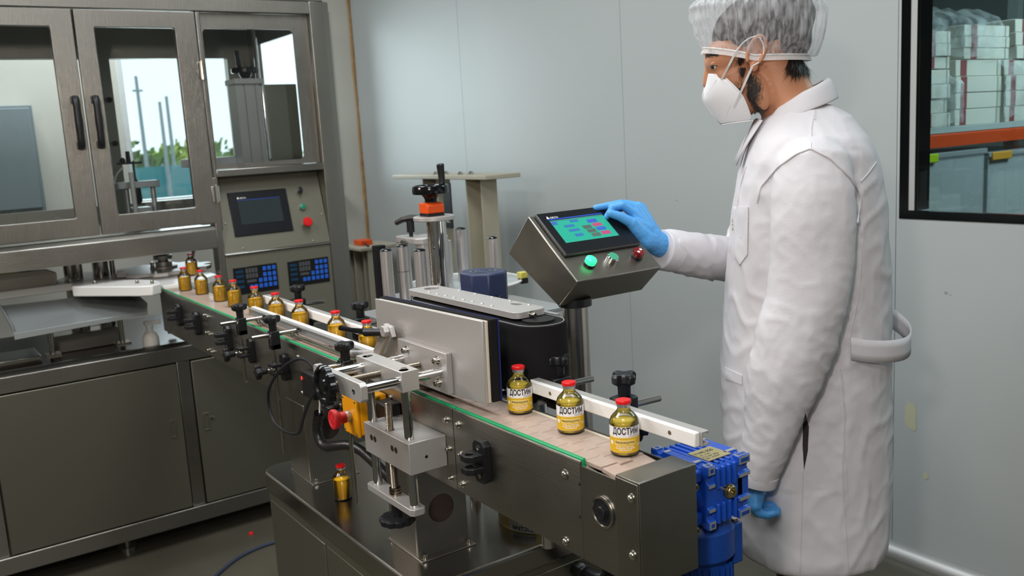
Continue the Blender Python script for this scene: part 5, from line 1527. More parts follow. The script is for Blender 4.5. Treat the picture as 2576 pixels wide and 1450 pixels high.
rb = btn(0.2035, 'push_button', [(0.0145, 0), (0.0145, 0.005), (0.013, 0.006)], [(0.0128, 0.006), (0.0132, 0.010), (0.0132, 0.016), (0.012, 0.018), (0.0003, 0.0185)], mat('dark_red_cap', (124, 16, 28), 0.2, coat=0.6), True)
wm = MB()
for a0 in (0.5, 0.5 + PI):
    c = onc(0.2035, 0.1705, 0.0188)
    pts = [c + CR * (0.006 * math.cos(a0)) + CU * (0.006 * math.sin(a0)) + CR * (0.004 * math.cos(t)) + CU * (0.003 * math.sin(t)) for t in np.linspace(0, 2 * PI, 13)[:-1]]
    wm.add(pts, [tuple(range(12))])
obj('white_mark', wm, M['ink_white'], rb, smooth=0)

# ================================================================= GEAR MOTOR (blue, near end)
gm = thing('gear_motor', (-0.985, 1.0, 0.60), 'bright blue worm gear motor hanging behind the end of the conveyor', 'motor')
X0, X1, Y0, Y1, Z0, Z1 = -1.046, -0.921, 0.968, 1.062, 0.884, 0.986
gh = MB().prism(rrect2(X0 + 0.004, Z0 + 0.004, X1 - 0.004, Z1 - 0.004, 0.010, 4), 'y', Y0 + 0.012, Y1 - 0.012)
obj('housing', gh, M['gear_blue'], gm, bev=0.003)
for ya, yb in ((Y0, Y0 + 0.015), (Y1 - 0.026, Y1)):
    notch = [(X0, Z0), (X1 - 0.026, Z0), (X1 - 0.026, Z0 + 0.003), (X1 - 0.020, Z0 + 0.006), (X1 - 0.014, Z0 + 0.003), (X1 - 0.014, Z0), (X1, Z0),
             (X1, Z0 + 0.014), (X1 - 0.005, Z0 + 0.016), (X1 - 0.007, Z0 + 0.021), (X1 - 0.005, Z0 + 0.026), (X1, Z0 + 0.028), (X1, Z0 + 0.034), (X1 - 0.004, Z0 + 0.036),
             (X1 - 0.004, Z1 - 0.036), (X1, Z1 - 0.034), (X1, Z1 - 0.028), (X1 - 0.005, Z1 - 0.026), (X1 - 0.007, Z1 - 0.021), (X1 - 0.005, Z1 - 0.016), (X1, Z1 - 0.014), (X1, Z1),
             (X1 - 0.014, Z1), (X1 - 0.014, Z1 - 0.003), (X1 - 0.020, Z1 - 0.006), (X1 - 0.026, Z1 - 0.003), (X1 - 0.026, Z1), (X0 + 0.026, Z1), (X0 + 0.026, Z1 - 0.003), (X0 + 0.020, Z1 - 0.006), (X0 + 0.014, Z1 - 0.003), (X0 + 0.014, Z1), (X0, Z1)]
    fl_ = obj('flange', plate_with_holes('y', notch, [circle2((X0 + X1) / 2, (Z0 + Z1) / 2, 0.030, 32)], ya, yb), M['gear_blue'], gm, bev=0.0012)
    fm_ = MB()
    for za, zb in ((Z1 - 0.013, Z1 - 0.001), (Z1 - 0.034, Z1 - 0.029), (Z0 + 0.029, Z0 + 0.034), (Z0 + 0.001, Z0 + 0.013)):
        obj('bare_pad', MB().box(X1, ya + 0.001, za, X1 + 0.0006, yb - 0.001, zb), M['alu_dull'], fl_, smooth=0)
    for xa, xb in ((X1 - 0.013, X1 - 0.002), (X1 - 0.034, X1 - 0.027), (X0 + 0.002, X0 + 0.013), (X0 + 0.027, X0 + 0.034)):
        obj('bare_pad', MB().box(xa, ya + 0.001, Z1, xb, yb - 0.001, Z1 + 0.0006), M['alu_dull'], fl_, smooth=0)
    pw = MB()
    for z in (Z1 - 0.010, Z0 + 0.004):
        obj('cast_pocket', MB().box(X1 + 0.0006, ya + 0.004, z, X1 + 0.001, yb - 0.004, z + 0.006), M['motor_blue'], fl_, smooth=0)
    for x in (X1 - 0.011, X0 + 0.004):
        obj('cast_pocket', MB().box(x, ya + 0.004, Z1 + 0.0006, x + 0.007, yb - 0.004, Z1 + 0.001), M['motor_blue'], fl_, smooth=0)
for k in range(4):
    y = Y0 + 0.019 + k * 0.0125
    h = 0.004 if k in (1, 2) else 0.0
    for q in ((X1 - 0.006, y, Z0 + 0.006, X1 + 0.001, y + 0.0055, Z0 + 0.038), (X1 - 0.006, y, Z1 - 0.040, X1 + 0.001, y + 0.0055, Z1 - 0.006), (X0 + 0.01, y, Z1 - 0.006, X1 - 0.01, y + 0.0055, Z1 - 0.001)):
        obj('cooling_rib', MB().box(*q), M['gear_blue'], gm, bev=0.0012)
pg_ = MB().lathe([(0.0115, 0), (0.0115, 0.005), (0.0098, 0.0055), (0.0098, 0.009), (0.0085, 0.0105), (0.0048, 0.0105), (0.0045, 0.006), (0.0003, 0.006)], (X1 - 0.004, 1.0145, 0.9365), (1, 0, 0), 24)
obj('drain_plug', pg_, M['brass'], gm)
# output hub towards the conveyor
cx_, cz_ = (X0 + X1) / 2, (Z0 + Z1) / 2
hub = MB().lathe([(0.050, 0), (0.050, 0.012), (0.040, 0.020), (0.030, 0.040), (0.030, 0.074)], (cx_, YC + 0.0005, cz_), (0, 1, 0), 32)
obj('output_hub', hub, M['gear_blue'], gm, bev=0.002)
for a in (PI / 4, 3 * PI / 4, 5 * PI / 4, 7 * PI / 4):
    dx, dz = 0.046 * math.cos(a), 0.046 * math.sin(a)
    fr = MB().prism([(cx_ + dx * 1.25 - 0.010, cz_ + dz * 1.05 - 0.010), (cx_ + dx * 1.25 + 0.010, cz_ + dz * 1.05 - 0.010), (cx_ + dx * 1.25 + 0.010, cz_ + dz * 1.05 + 0.010), (cx_ + dx * 1.25 - 0.010, cz_ + dz * 1.05 + 0.010)], 'y', YC + 0.0008, Y0 + 0.001)
    obj('output_lug', fr, M['gear_blue'], gm, bev=0.004)
for a in (PI / 4, 7 * PI / 4):
    fb = bolt(MB(), (cx_ + 0.0575 + 0.010, YC + 0.036, cz_ + 0.0483 * math.sin(a) * 1.0), (1, 0, 0), 0.0055, 0.007)
    obj('lug_bolt', fb, M['brass'], gm)
rp = obj('rating_plate', MB().box(-0.985, Y0 + 0.022, Z1 - 0.0008, -0.940, Y1 - 0.022, Z1 + 0.0006), M['plate_gold'], gm)
rt = MB()
vs0 = [('TYPE 050', 0.010, 0.026), ('i 25  n 56', 0.006, 0.018), ('0.12 kW  IP55', 0.006, 0.010), ('OIL  VG220', 0.006, 0.003)]
for s, q, off in vs0:
    text_on_plane(rt, s, q, (-0.943 - off, Y0 + 0.024, Z1 + 0.0007), (0, 1, 0), (-1, 0, 0), align='LEFT')
obj('lettering', rt, M['ink'], rp, smooth=0, fix=False)
# motor body below
MX, MY = -0.988, 1.008
mt = MB().lathe([(0.056, 0.815), (0.062, 0.822), (0.062, 0.866), (0.056, 0.872), (0.050, 0.884)], (MX, MY, 0), (0, 0, 1), 40)
obj('adapter', mt, M['motor_blue'], gm)
mb_ = obj('motor_body', MB().cyl((MX, MY, 0.62), (MX, MY, 0.815), 0.051, None, 40), M['motor_blue'], gm)
for k in range(30):
    a = 2 * PI * k / 30
    u, w_ = Vector((math.cos(a), math.sin(a), 0)), Vector((-math.sin(a), math.cos(a), 0))
    c = Vector((MX, MY, 0))
    q = [c + u * 0.049 + w_ * 0.0013, c + u * 0.049 - w_ * 0.0013, c + u * 0.0585 - w_ * 0.0008, c + u * 0.0585 + w_ * 0.0008]
    fi = MB().add([tuple(p + Vector((0, 0, z))) for z in (0.635, 0.808) for p in q], [(0, 3, 2, 1), (4, 5, 6, 7), (0, 1, 5, 4), (1, 2, 6, 5), (2, 3, 7, 6), (3, 0, 4, 7)])
    obj('cooling_fin', fi, M['motor_blue'], mb_, smooth=0)
ear = MB().box(MX + 0.030, MY + 0.030, 0.800, MX + 0.052, MY + 0.052, 0.868)
obj('lug', ear, M['motor_blue'], gm, bev=0.003)
obj('hex_bolt', MB().lathe([(0.0075, 0), (0.0075, 0.006)], (MX + 0.041, MY + 0.041, 0.868), (0, 0, 1), 6), M['bolt'], gm, smooth=0)
# corrugated conduit with gland, from the motor to the cabinet
cd = thing('cable_conduit', (-1.36, 1.10, 0.6), 'black corrugated conduit with gland entering the cabinet end', 'conduit')
pts = [Vector(p) for p in ((-1.395, 1.095, 0.590), (-1.35, 1.095, 0.590), (-1.32, 1.09, 0.605), (-1.30, 1.085, 0.64), (-1.295, 1.075, 0.70), (-1.29, 1.05, 0.80), (-1.285, 1.02, 0.90))]
for _ in range(3):
    q = [pts[0]]
    for a, b in zip(pts[:-1], pts[1:]):
        q += [a * 0.75 + b * 0.25, a * 0.25 + b * 0.75]
    pts = q + [pts[-1]]
dn = []
for a, b in zip(pts[:-1], pts[1:]):
    dn += [a + (b - a) * t for t in (0, 0.5)]
cdn = []
acc = 0
for a, b in zip(dn[:-1], dn[1:]):
    n = max(1, int((b - a).length / 0.0017))
    cdn += [a + (b - a) * (i / n) for i in range(n)]
obj('conduit', MB().tube(cdn, [0.0155 if i % 2 else 0.0130 for i in range(len(cdn))], 14), M['black'], cd)
obj('gland', MB().lathe([(0.017, 0), (0.017, 0.012), (0.021, 0.012), (0.021, 0.026), (0.016, 0.034)], (-1.4245, 1.095, 0.590), (1, 0, 0), 8), M['black'], cd, bev=0.001)
# ================================================================= THE PERSON
from mathutils.bvhtree import BVHTree
P0 = Vector((-1.314, 1.70, 0))
PF = Vector((-.70, -.714, 0)).normalized()
PL = Vector((-PF.y, PF.x, 0))
def pw(p):
    """person space (forward, to the left, up) -> world"""
    return P0 + PF * p[0] + PL * p[1] + Vector((0, 0, p[2]))
pe = thing('person', tuple(P0), 'person in white lab coat, hair net, mask and blue gloves touching the control console', 'person')

def ell(mb, c, r, pitch=0.0, n=18, yaw=0.0):
    """ellipsoid in person space, pitched about the sideways axis"""
    c0, s0 = math.cos(pitch), math.sin(pitch)
    vs, fs = [], []
    m = n * 2
    for i in range(n + 1):
        a = PI * i / n
        for k in range(m):
            b = 2 * PI * k / m
            x, y, z = r[0] * math.sin(a) * math.cos(b), r[1] * math.sin(a) * math.sin(b), -r[2] * math.cos(a)
            x, z = x * c0 + z * s0, -x * s0 + z * c0
            if yaw:
                x, y = x * math.cos(yaw) - y * math.sin(yaw), x * math.sin(yaw) + y * math.cos(yaw)
            vs.append((c[0] + x, c[1] + y, c[2] + z))
    for i in range(n):
        for k in range(m):
            fs.append((i * m + k, i * m + (k + 1) % m, (i + 1) * m + (k + 1) % m, (i + 1) * m + k))
    return mb.add(vs, fs)
def limb(mb, pts, rs, n=16, sub=2):
    """chain of tapered round segments with ball joints"""
    pts = [Vector(p) for p in pts]
    for i in range(len(pts) - 1):
        a, b = pts[i], pts[i + 1]
        mb.lathe([(rs[i], 0), (rs[i + 1], (b - a).length)], a, b - a, n)
    for p, r in zip(pts, rs):
        ell(mb, p, (r, r, r), 0, 8)
    return mb
def remesh(mb, voxel, smooth=6, fac=0.5):
    """fuse overlapping solids into one continuous skin; returns (verts, faces)"""
    me = bpy.data.meshes.new('tmp')
    me.from_pydata(mb.v, [], mb.f)
    bm = bmesh.new()
    bm.from_mesh(me)
    bmesh.ops.recalc_face_normals(bm, faces=bm.faces)
    bm.to_mesh(me)
    bm.free()
    o = bpy.data.objects.new('tmp', me)
    COL.objects.link(o)
    r = o.modifiers.new('r', 'REMESH')
    r.mode = 'VOXEL'
    r.voxel_size = voxel
    if smooth:
        s = o.modifiers.new('s', 'SMOOTH')
        s.factor = fac
        s.iterations = smooth
    dg = bpy.context.evaluated_depsgraph_get()
    dg.update()
    m2 = bpy.data.meshes.new_from_object(o.evaluated_get(dg))
    v = np.empty(len(m2.vertices) * 3)
    m2.vertices.foreach_get('co', v)
    f = [tuple(p.vertices) for p in m2.polygons]
    nr = np.empty(len(m2.vertices) * 3)
    m2.vertices.foreach_get('normal', nr)
    bpy.data.objects.remove(o)
    bpy.data.meshes.remove(m2)
    bpy.data.meshes.remove(me)
    return v.reshape(-1, 3), f, nr.reshape(-1, 3)
def pobj(name, v, f, m, parent, smooth=180, fix=False, label=None):
    """person-space geometry -> object"""
    mb = MB()
    mb.v = [tuple(pw(p)) for p in v]
    mb.f = list(f)
    return obj(name, mb, m, parent, smooth=smooth, fix=fix, label=label)

# ---- body: head, neck, trunk, arms and legs as one continuous skin
b = MB()
ell(b, (0.083, 0, 1.688), (0.108, 0.077, 0.088), 0.35)
ell(b, (0.150, 0, 1.640), (0.060, 0.066, 0.050), 0.3)
ell(b, (0.140, 0, 1.595), (0.058, 0.060, 0.070), 0.25)
ell(b, (0.132, 0, 1.545), (0.046, 0.052, 0.042), 0.3)
ell(b, (0.158, 0, 1.520), (0.024, 0.030, 0.022))
ell(b, (0.190, 0, 1.650), (0.018, 0.048, 0.013), 0.3)
limb(b, [(0.196, 0, 1.632), (0.202, 0, 1.606), (0.204, 0, 1.584)], [0.008, 0.009, 0.010])
for s in (-1, 1):
    ell(b, (0.158, s * 0.035, 1.600), (0.027, 0.023, 0.024))
    ell(b, (0.180, s * 0.030, 1.627), (0.012, 0.012, 0.012))
    ell(b, (0.098, s * 0.055, 1.560), (0.022, 0.014, 0.045), 0.35)
limb(b, [(0.062, 0, 1.620), (0.035, 0, 1.545), (-0.005, 0, 1.46)], [0.060, 0.062, 0.074], 24)
limb(b, [(-0.02, 0, 1.40), (-0.02, 0, 1.15), (-0.01, 0, 0.95)], [0.10, 0.11, 0.11], 24)
limb(b, [(-0.02, -0.13, 1.40), (-0.02, 0.13, 1.40)], [0.065, 0.065])
limb(b, [(0.0, 0.16, 1.40), (0.02, 0.215, 1.10), (0.11, 0.225, 0.82), (0.124, 0.21, 0.745)], [0.05, 0.043, 0.034, 0.026])
limb(b, [(0.0, -0.16, 1.40), (0.115, -0.235, 1.145), (0.300, -0.088, 1.205), (0.326, -0.062, 1.222)], [0.05, 0.043, 0.031, 0.027])
for s in (-1, 1):
    limb(b, [(-0.01, s * 0.09, 0.92), (-0.015, s * 0.10, 0.50), (-0.035, s * 0.10, 0.09), (0.06, s * 0.11, 0.05)], [0.085, 0.055, 0.038, 0.035])
v, f, nr = remesh(b, 0.0042, 5)
body = pobj('body', v, f, M['skin'], pe)
BB = BVHTree.FromPolygons([Vector(p) for p in v], f)
# ear
for s in (1, -1):
    e = MB()
    EX, EZ = 0.105, 1.643
    ell(e, (EX, s * 0.078, EZ), (0.0175, 0.006, 0.030), -0.25)
    pts = []
    for k in range(15):
        t = -2.2 + 4.6 * k / 14
        r1, r2 = 0.0175, 0.0310
        x, z = r1 * math.sin(t) * -1.0, r2 * math.cos(t)
        pts.append((EX - 0.002 + x * 1.0 - 0.25 * z, s * 0.085, EZ + z))
    limb(e, pts, [0.0042] * 15, 8)
    ell(e, (EX + 0.003, s * 0.082, EZ - 0.030), (0.0092, 0.0050, 0.0125), 0)
    ell(e, (EX + 0.014, s * 0.080, EZ - 0.006), (0.004, 0.005, 0.010), -0.25)
    ev, ef, _ = remesh(e, 0.0016, 3)
    pobj('ear', ev, ef, M['skin'], body)
# eye and lids
eyew = mat('eye_white', (226, 220, 214), 0.2)
iris = mat('dark_iris', (38, 26, 20), 0.15)
for s in (1, -1):
    e = MB()
    ell(e, (0.1865, s * 0.0365, 1.6220), (0.0092, 0.0108, 0.0090))
    eo = pobj('eye', e.v, e.f, eyew, body)
    e = MB()
    ell(e, (0.1918, s * 0.0405, 1.6195), (0.0046, 0.0064, 0.0058))
    pobj('iris', e.v, e.f, iris, eo)
    e = MB()
    ell(e, (0.1862, s * 0.0365, 1.6262), (0.0104, 0.0124, 0.0076), 0.2)
    pobj('eyelid', e.v, e.f, M['skin'], eo)
def strands(n, region, length, droop, width, seed, spread=0.3, lift=0.001):
    """short hair strands rooted on the skin; region() -> person-space point and growth direction"""
    r0 = random.Random(seed)
    mb = MB()
    for _ in range(n):
        p, g = region(r0)
        hit = BB.find_nearest(Vector(p))
        if hit[0] is None:
            continue
        q, nn = hit[0], hit[1]
        if nn.dot(q - Vector((0.08, 0, q.z))) < 0:
            nn = -nn
        d = (Vector(g) + Vector((r0.gauss(0, spread), r0.gauss(0, spread), r0.gauss(0, spread))) * 0.5).normalized()
        L = length * r0.uniform(0.6, 1.2)
        sd = d.cross(nn)
        if sd.length < 1e-4:
            continue
        sd = sd.normalized() * width
        a = q + nn * lift * 0.2
        m_ = q + d * L * 0.5 + nn * (lift + L * 0.12)
        t_ = q + d * L + nn * (lift + L * droop)
        mb.add([a - sd, a + sd, m_ + sd * 0.8, m_ - sd * 0.8, t_], [(0, 1, 2, 3), (3, 2, 4)])
    return mb
def beard_region(r0):
    s = 1 if r0.random() < 0.62 else -1
    t = r0.random()
    if t < 0.16:      # sideburn
        k = r0.random()
        return ((0.130 - 0.012 * k + r0.gauss(0, 0.006), s * 0.075, 1.632 - 0.05 * k), (0.15, 0, -1))
    k = r0.random()
    x = 0.098 + 0.060 * k
    z = 1.575 - 0.060 * k + r0.gauss(0, 0.016)
    if r0.random() < 0.35:
        z = 1.512 + r0.gauss(0, 0.008)
        x = r0.uniform(0.10, 0.16)
    return ((x + r0.gauss(0, 0.006), s * 0.07, z), (0.25, 0, -1))
be = strands(7500, beard_region, 0.0085, 0.10, 0.00032, 5)
bo = pobj('beard', be.v, be.f, M['hair'], body, smooth=0)
bo['kind'] = 'stuff'
def brow_region(r0):
    s = 1 if r0.random() < 0.6 else -1
    k = r0.random()
    return ((0.206 - 0.022 * k, s * (0.018 + 0.036 * k), 1.6445 + 0.004 * math.sin(3 * k) + r0.gauss(0, 0.0028)), (-0.5, s * 0.5, -0.15))
bw = strands(700, brow_region, 0.009, 0.08, 0.00045, 6)
bo = pobj('eyebrow', bw.v, bw.f, M['hair'], body, smooth=0)
bo['kind'] = 'stuff'
la_ = MB()
for s in (1, -1):
    la_.tube([(0.1970, s * 0.0320, 1.6205), (0.1960, s * 0.0400, 1.6215), (0.190, s * 0.0465, 1.6215), (0.182, s * 0.0490, 1.6195)], 0.0011, 6, 1)
    for k in range(14):
        t = k / 13 - 0.5
        a = Vector((0.1955 - 0.006 * abs(t), s * (0.034 + 0.016 * t), 1.6225))
        d = Vector((0.9, s * t, -0.55)).normalized()
        sd = Vector((0, 0.0004, 0))
        la_.add([a - sd, a + sd, a + d * 0.0075 + Vector((0, 0, 0.001))], [(0, 1, 2)])
bo = pobj('eyelashes', la_.v, la_.f, M['hair'], body, smooth=0)
bo['kind'] = 'stuff'
# hair: a cap-shaped mass under the net with loose locks at the nape
h = MB()
ell(h, (0.080, 0, 1.700), (0.114, 0.085, 0.078), 0.32)
ell(h, (0.032, 0, 1.672), (0.054, 0.074, 0.060), 0.2)
hv, hf, hn = remesh(h, 0.006, 4)
keep = []
def line_z(x):   # hair line: high over the forehead and ear, low at the nape
    return 1.672 if x > 0.15 else (1.655 if x > 0.10 else max(1.632, 1.655 - (0.10 - x) * 0.3))
hv2 = hv.copy()
for i, p in enumerate(hv):
    zl = line_z(p[0])
    k = 1 + 0.012 * mnoise.noise(Vector((p[0] * 90, p[1] * 90, p[2] * 20)))
    hv2[i] = (0.078 + (p[0] - 0.078) * k, p[1] * k, max(zl, 1.70 + (p[2] - 1.70) * k))
hair = pobj('hair', hv2, hf, M['hair'], body)
def nape_region(r0):
    a = r0.uniform(-1.5, 1.5)
    return ((0.030 - 0.055 * math.cos(a), 0.066 * math.sin(a), 1.622 + r0.gauss(0, 0.006)), (0.05 + 0.3 * (abs(math.sin(a))), 0.1 * math.sin(a), -1))
nh = strands(2200, nape_region, 0.036, 0.16, 0.0007, 8, 0.45, 0.004)
no = pobj('nape_hair', nh.v, nh.f, M['hair'], body, smooth=0)
no['kind'] = 'stuff'

# ---- hair net: puffed gauze cap with an elastic band and a pleated frill
def net_point(th, t):
    """th around the head (0 = face), t from 0 (band) to 1 (crown)"""
    c, s = math.cos(th), math.sin(th)
    zb = 1.6345 + 0.028 * max(0, c) ** 0.9 - 0.003 * max(0, -c)
    prof = [(0.0, 0.0, 0.0), (0.10, 0.26, 0.10), (0.25, 0.62, 0.24), (0.42, 0.92, 0.42), (0.58, 1.0, 0.58), (0.74, 0.90, 0.76), (0.88, 0.62, 0.91), (1.0, 0.0, 1.0)]
    ts = [p[0] for p in prof]
    bulge = np.interp(t, ts, [p[1] for p in prof])
    hz = np.interp(t, ts, [p[2] for p in prof])
    shrink = 1.0 if t < 0.58 else math.cos((t - 0.58) / 0.42 * PI / 2) ** 0.75
    rx = 0.1035 + 0.046 * bulge * (1.0 if c < 0 else 0.82)
    ry = 0.0835 + 0.030 * bulge
    if t < 0.58:
        rx += 0.020 * max(0, -c) * (1 - bulge)
    if t >= 0.58:
        rx, ry = 0.1455 * shrink, 0.1135 * shrink
    x = 0.107 - 0.012 * min(1, t * 2) + rx * c
    y = ry * s
    z = zb + (1.802 - zb) * hz
    if c < 0 and t < 0.5:                     # the back of the net sags below its band
        z -= 0.034 * (-c) ** 2 * math.sin(PI * min(1, t / 0.5)) 
    return x, y, z
rows = []
NT = 220
for i in range(34):
    t = i / 33 * 0.995
    row = []
    for k in range(NT + 1):
        th = 2 * PI * (k % NT) / NT
        x, y, z = net_point(th, t)
        pl = 0.0022 * math.sin(36 * th + 2.0 * mnoise.noise(Vector((3 * th, t * 4, 2)))) * (1 - 0.5 * t)
        pl += 0.006 * mnoise.noise(Vector((math.cos(th) * 5, math.sin(th) * 5, t * 5)))
        d = Vector((math.cos(th), math.sin(th), 0))
        row.append((x + d.x * pl, y + d.y * pl, z + 0.003 * mnoise.noise(Vector((math.cos(th) * 9, math.sin(th) * 9, t * 9)))))
    rows.append(row)
g = MB().grid(rows)
net_m = film_mat('hair_net_gauze', (228, 230, 234), 0.72, 0.6, stripe=150, squash=0.18)
net = pobj('hair_net', g.v, g.f, net_m, pe)
rows = []
for i in range(4):
    row = []
    for k in range(NT * 2 + 1):
        th = 2 * PI * (k % (NT * 2)) / (NT * 2)
        x, y, z = net_point(th, 0)
        o_ = (i / 3) * (0.0022 * math.sin(150 * th) + 0.003)
        row.append((x + math.cos(th) * o_, y + math.sin(th) * o_, z - 0.0115 * i / 3))
    rows.append(row)
g = MB().grid(rows)
pobj('frill', g.v, g.f, film_mat('net_frill_gauze', (236, 232, 230), 0.35, 0.6), net)
ring = [net_point(2 * PI * k / 80, 0) for k in range(81)]
g = MB().tube([(x * 1.0, y * 1.0, z) for x, y, z in ring], 0.0022, 6)
pobj('elastic_band', g.v, g.f, M['strap'], net)

# ---- face mask: two panels meeting in a vertical ridge
ridge = [(0.1985, 1.6085), (0.2055, 1.585), (0.2125, 1.5610), (0.2115, 1.548), (0.2065, 1.5405), (0.192, 1.519), (0.1735, 1.4925)]
edge = [(0.178, 0.040, 1.6035), (0.160, 0.057, 1.590), (0.143, 0.0650, 1.572), (0.131, 0.0665, 1.556), (0.124, 0.0655, 1.541), (0.116, 0.060, 1.520), (0.1085, 0.050, 1.4985)]
mk = MB()
for s in (1, -1):
    rows = []
    for (rx, rz), (ex, ey, ez) in zip(ridge, edge):
        row = []
        for k in range(11):
            t = k / 10
            x = rx + (ex - rx) * t
            y = s * (ey * t ** 0.75)
            z = rz + (ez - rz) * t
            row.append((x + 0.010 * math.sin(PI * t) * 0.8, y + s * 0.006 * math.sin(PI * t), z))
        rows.append(row)
    mk.grid(rows if s > 0 else [r[::-1] for r in rows])
msk = pobj('face_mask', mk.v, mk.f, M['mask'], pe, smooth=60)
so_ = msk.modifiers.new('thick', 'SOLIDIFY')
so_.thickness = 0.0016
su = msk.modifiers.new('sub', 'SUBSURF')
su.levels = su.render_levels = 1
def maskp(i, t, s=1, lift=0.001):
    i0 = min(5, int(i)); q = i - i0
    a = [ridge[i0][j] + (ridge[i0 + 1][j] - ridge[i0][j]) * q for j in (0, 1)]
    e = [edge[i0][j] + (edge[i0 + 1][j] - edge[i0][j]) * q for j in (0, 1, 2)]
    return (a[0] + (e[0] - a[0]) * t + 0.008 * math.sin(PI * t), s * (e[1] * t ** 0.75 + 0.006 * math.sin(PI * t) + lift), a[1] + (e[2] - a[1]) * t)
ed = MB()
for s in (1, -1):
    ed.tube([maskp(i * 0.5, 0.965, s, 0.0012) for i in range(13)], 0.0012, 6)
    ed.tube([maskp(6, t, s, 0.0012) for t in np.linspace(0, 1, 9)], 0.0016, 6)
ed.tube([(x + 0.001, 0, z) for x, z in ridge], 0.0013, 6)
pobj('mask_edge', ed.v, ed.f, M['mask'], msk)
dots = MB()
for k in range(13):
    for a, c in (((2.1, 0.18), (0.9, 0.62)), ((5.7, 0.33), (4.35, 0.66))):
        t = k / 12
        p = maskp(a[0] + (c[0] - a[0]) * t, a[1] + (c[1] - a[1]) * t, 1, 0.0014)
        ell(dots, p, (0.0007, 0.0005, 0.0007), 0, 4)
pobj('emboss_dots', dots.v, dots.f, M['carton_grey'], msk)
for s in (1, -1):
    stp = MB()
    for p, q in ((maskp(0.95, 0.80, s, 0.0022), (0.1450, s * 0.0835, 1.645)), (maskp(4.55, 0.70, s, 0.0022), (0.1120, s * 0.0860, 1.612))):
        p, q = Vector(p), Vector(q)
        mid = (p + q) / 2 + Vector((0, s * 0.006, 0))
        d = Vector((0.0022, 0, 0.0006))
        stp.add([p - d, p + d, mid + d, mid - d, q + d, q - d], [(0, 1, 2, 3), (3, 2, 4, 5)])
    stp.tube([(0.112, s * 0.0865, 1.612), (0.092, s * 0.0870, 1.622), (0.086, s * 0.0875, 1.65), (0.098, s * 0.0870, 1.675), (0.125, s * 0.0850, 1.668), (0.1450, s * 0.0835, 1.645)], 0.0016, 6, 1)
    st_o = pobj('ear_loop', stp.v, stp.f, M['strap'], msk, smooth=0)
    st_o.modifiers.new('thick', 'SOLIDIFY').thickness = 0.0012

# ---- lab coat
prof = [  # z, back, front, half width, superellipse power
    (1.525, -0.050, 0.050, 0.075), (1.505, -0.090, 0.080, 0.105), (1.480, -0.112, 0.098, 0.140), (1.450, -0.133, 0.114, 0.175), (1.415, -0.147, 0.127, 0.196), (1.36, -0.160, 0.141, 0.200), (1.31, -0.170, 0.150, 0.197),
    (1.25, -0.175, 0.158, 0.192), (1.18, -0.182, 0.165, 0.186), (1.10, -0.184, 0.171, 0.180), (1.00, -0.184, 0.179, 0.180), (0.90, -0.185, 0.184, 0.184), (0.80, -0.185, 0.186, 0.190), (0.70, -0.184, 0.178, 0.196),
    (0.60, -0.183, 0.170, 0.202), (0.54, -0.180, 0.164, 0.206), (0.515, -0.172, 0.158, 0.206), (0.505, -0.160, 0.146, 0.196)]
ct = MB()
rings = []
NR = 64
for z, a, c, hw in prof:
    ring = []
    for k in range(NR):
        t = 2 * PI * k / NR
        cx, sx = math.cos(t), math.sin(t)
        e = 0.80
        x = math.copysign(abs(cx) ** e, cx)
        y = math.copysign(abs(sx) ** e, sx)
        ring.append(((a + c) / 2 + (c - a) / 2 * x, hw * y, z))
    rings.append(ring)
rings = rings[::-1]
vs = [p for r in rings for p in r]
fs = [(i * NR + k, i * NR + (k + 1) % NR, (i + 1) * NR + (k + 1) % NR, (i + 1) * NR + k) for i in range(len(rings) - 1) for k in range(NR)]
fs += [tuple(range(NR - 1, -1, -1)), tuple((len(rings) - 1) * NR + k for k in range(NR))]
ct.add(vs, fs)
# near (left) sleeve: flattened tube following the hanging arm
def sleeve(mb, st, n=28):
    rr = []
    for (u, w, z), ru, rw, ax in st:
        ax = Vector(ax).normalized()
        e1 = Vector((1, 0, 0)) - ax * ax.x
        if e1.length < 0.3:
            e1 = Vector((0, 0, 1)) - ax * ax.z
        e1 = e1.normalized()
        e2 = ax.cross(e1)
        rr.append([Vector((u, w, z)) + e1 * (ru * math.cos(2 * PI * k / n)) + e2 * (rw * math.sin(2 * PI * k / n)) for k in range(n)])
    v_ = [p for r in rr for p in r]
    f_ = [(i * n + k, i * n + (k + 1) % n, (i + 1) * n + (k + 1) % n, (i + 1) * n + k) for i in range(len(rr) - 1) for k in range(n)]
    f_ += [tuple(range(n - 1, -1, -1)), tuple((len(rr) - 1) * n + k for k in range(n))]
    return mb.add(v_, f_)
DN = (0.0, 0.02, -1)
sleeve(ct, [((-0.002, 0.150, 1.432), 0.055, 0.045, (0, .7, -.7)), ((0.003, 0.178, 1.405), 0.074, 0.055, (0, .5, -.85)), ((0.005, 0.196, 1.355), 0.082, 0.058, DN), ((0.006, 0.205, 1.29), 0.085, 0.060, DN), ((0.010, 0.211, 1.21), 0.083, 0.060, DN),
            ((0.021, 0.217, 1.13), 0.080, 0.060, (.1, 0, -1)), ((0.044, 0.222, 1.045), 0.084, 0.059, (.25, 0, -1)), ((0.066, 0.224, 0.975), 0.080, 0.058, (.25, 0, -1)), ((0.082, 0.224, 0.915), 0.068, 0.055, (.25, 0, -1)),
            ((0.100, 0.224, 0.845), 0.054, 0.052, (.22, 0, -1)), ((0.112, 0.221, 0.800), 0.050, 0.047, (.2, 0, -1)), ((0.127, 0.215, 0.738), 0.042, 0.042, (.2, 0, -1))])
